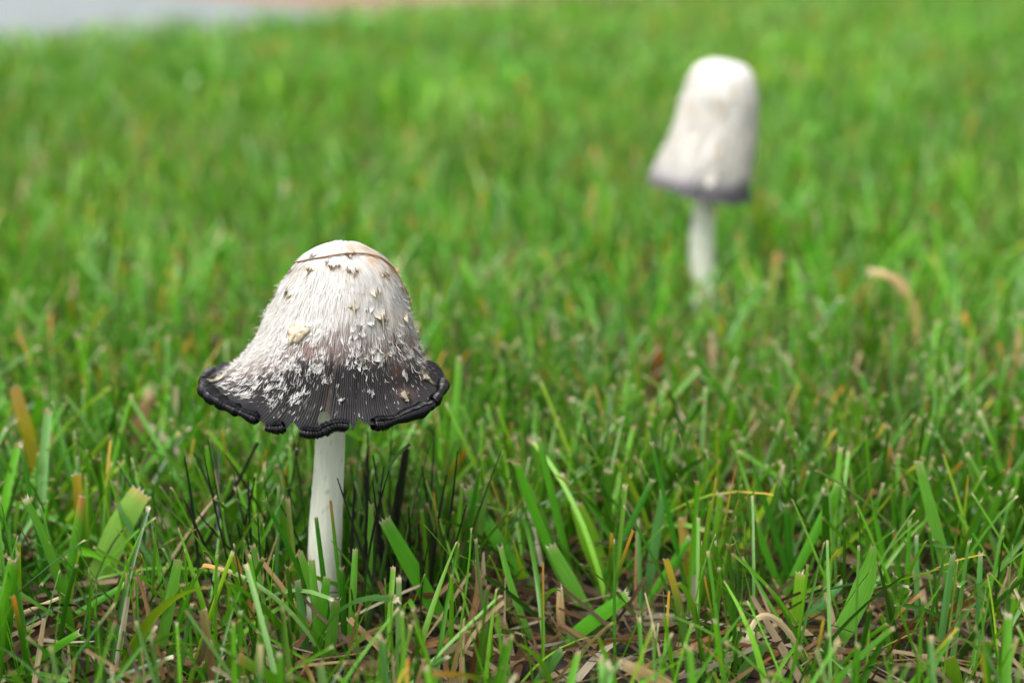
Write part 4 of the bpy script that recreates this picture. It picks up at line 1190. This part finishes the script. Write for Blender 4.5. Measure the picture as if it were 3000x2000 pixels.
# further back
hero((2545, 795), (2690, 1130), 26, 'tan', 'tan dead blade arching over in the lawn beside the tall pale mushroom', via=(2668, 880), ext=False, psi=0)
hero((1938, 985), (1900, 1170), 32, 'rust', 'rust red dead leaf standing upright in the lawn', via=(1925, 1080), ext=False)
hero((2545, 1000), (2508, 1130), 28, 'rust', 'rust red dead leaf beneath the arching tan blade', ext=False)
hero((2995, 950), (2945, 1230), 24, 'tan', 'tall tan dead blade standing apart in the far part of the near lawn', ext=False)
hero((2085, 975), (2097, 1240), 16, 'straw', 'upright straw coloured blade near the rust red leaf', ext=False)
hero((585, 560), (640, 640), 24, 'yellow', 'yellow orange blade leaning in the lawn behind the open mushroom', ext=False)
hero((345, 760), (360, 900), 28, 'yellow', 'yellow green wide blade standing in the lawn behind', ext=False)
hero((620, 915), (610, 1060), 24, 'rust', 'orange brown dead blade behind the rolled rim', ext=False)
hero((530, 960), (515, 1060), 30, 'yellow', 'short yellow blade behind the orange tipped grass', ext=False)
hero((365, 905), (335, 1020), 26, 'straw', 'short pale straw blade leaning in the lawn behind', ext=False)

# --- blades blackened by ink dripping from the cap
irng = np.random.default_rng(31)
count = 0
spots = []
while count < 64:
    ang = irng.uniform(0, 2 * math.pi)
    rad = irng.uniform(0.014, 0.033)
    x, y = STEM1[0] + 0.0 + rad * math.cos(ang), STEM1[1] + rad * math.sin(ang) * 0.9
    if (abs(x - STEM1[0]) < 0.008 and y < STEM1[1] + 0.006) or y < STEM1[1] - 0.012:
        continue
    L = irng.uniform(0.028, 0.054)
    az = irng.uniform(0, 2 * math.pi)
    ln = abs(irng.normal(0.18, 0.2))
    tp = np.array([x + L * math.sin(ln) * math.cos(az), y + L * math.sin(ln) * math.sin(az), L * math.cos(ln)])
    if math.hypot(tp[0] - STEM1[0], tp[1] - STEM1[1]) < 0.009:
        continue
    g = np.array([x, y, -0.001])
    s = np.linspace(0, 1, 11)
    mid = 0.5 * (g + tp) + irng.normal(0, 0.0015, 3)
    P = ((1 - s) ** 2)[:, None] * g + (2 * s * (1 - s))[:, None] * mid + (s ** 2)[:, None] * tp
    W = irng.uniform(0.0003, 0.0006) * np.interp(s, [0, 0.3, 0.7, 1], [0.7, 1, 0.85, 0.4])
    up0 = irng.uniform(0.05, 0.55)
    C = mix(np.array([0.030, 0.075, 0.012]), np.array([0.010, 0.011, 0.010]), sstep(up0, up0 + 0.3, s))
    V, F, C, UV = hero_mesh(P, W, C, irng, fray=0, psi=irng.uniform(-1, 1))
    o = obj('inky_grass_blade', make_mesh('inky_grass_blade', V - g, F, C, UV), MAT_GRASS)
    o.location = g
    tag(o, 'thin grass blade blackened by dripped ink under the open mushroom cap', 'grass blade', 'ink blackened blades under the open cap')
    count += 1


# ------------------------------------------------------------------ the near lawn, grown around the single blades
def spare_heroes(bl, rng):
    """thin the anonymous grass where it would stand right in front of the single blades"""
    k = np.ones(len(bl.x), bool)
    tip = tip_of(bl)
    bx, by = to_px(np.stack([bl.x, bl.y, 0 * bl.x], -1))
    tx, ty = to_px(tip)
    for hx, hy, hd, hw in HERO_PX:
        near = np.zeros(len(k), bool)
        for f in (0.35, 0.5, 0.65, 0.8, 0.92, 1.0):
            xx, yy = bx + (tx - bx) * f, by + (ty - by) * f
            d = np.min((xx[:, None] - hx[None]) ** 2 + (yy[:, None] - hy[None]) ** 2, 1)
            near |= d < (5 + 0.45 * hw) ** 2
        k &= ~(near & (bl.y < hd - 0.001) & (rng.random(len(k)) < 0.88))
    k &= ~((bl.y < 0.36) & (rng.random(len(k)) < 0.35))
    return k


lawn('near_grass', 0.285, 0.56, 6.0, 9, 3, 4, 'green mown grass standing around the large open mushroom', seed=11, margin=0.22, heroes=spare_heroes, tone=0.90)
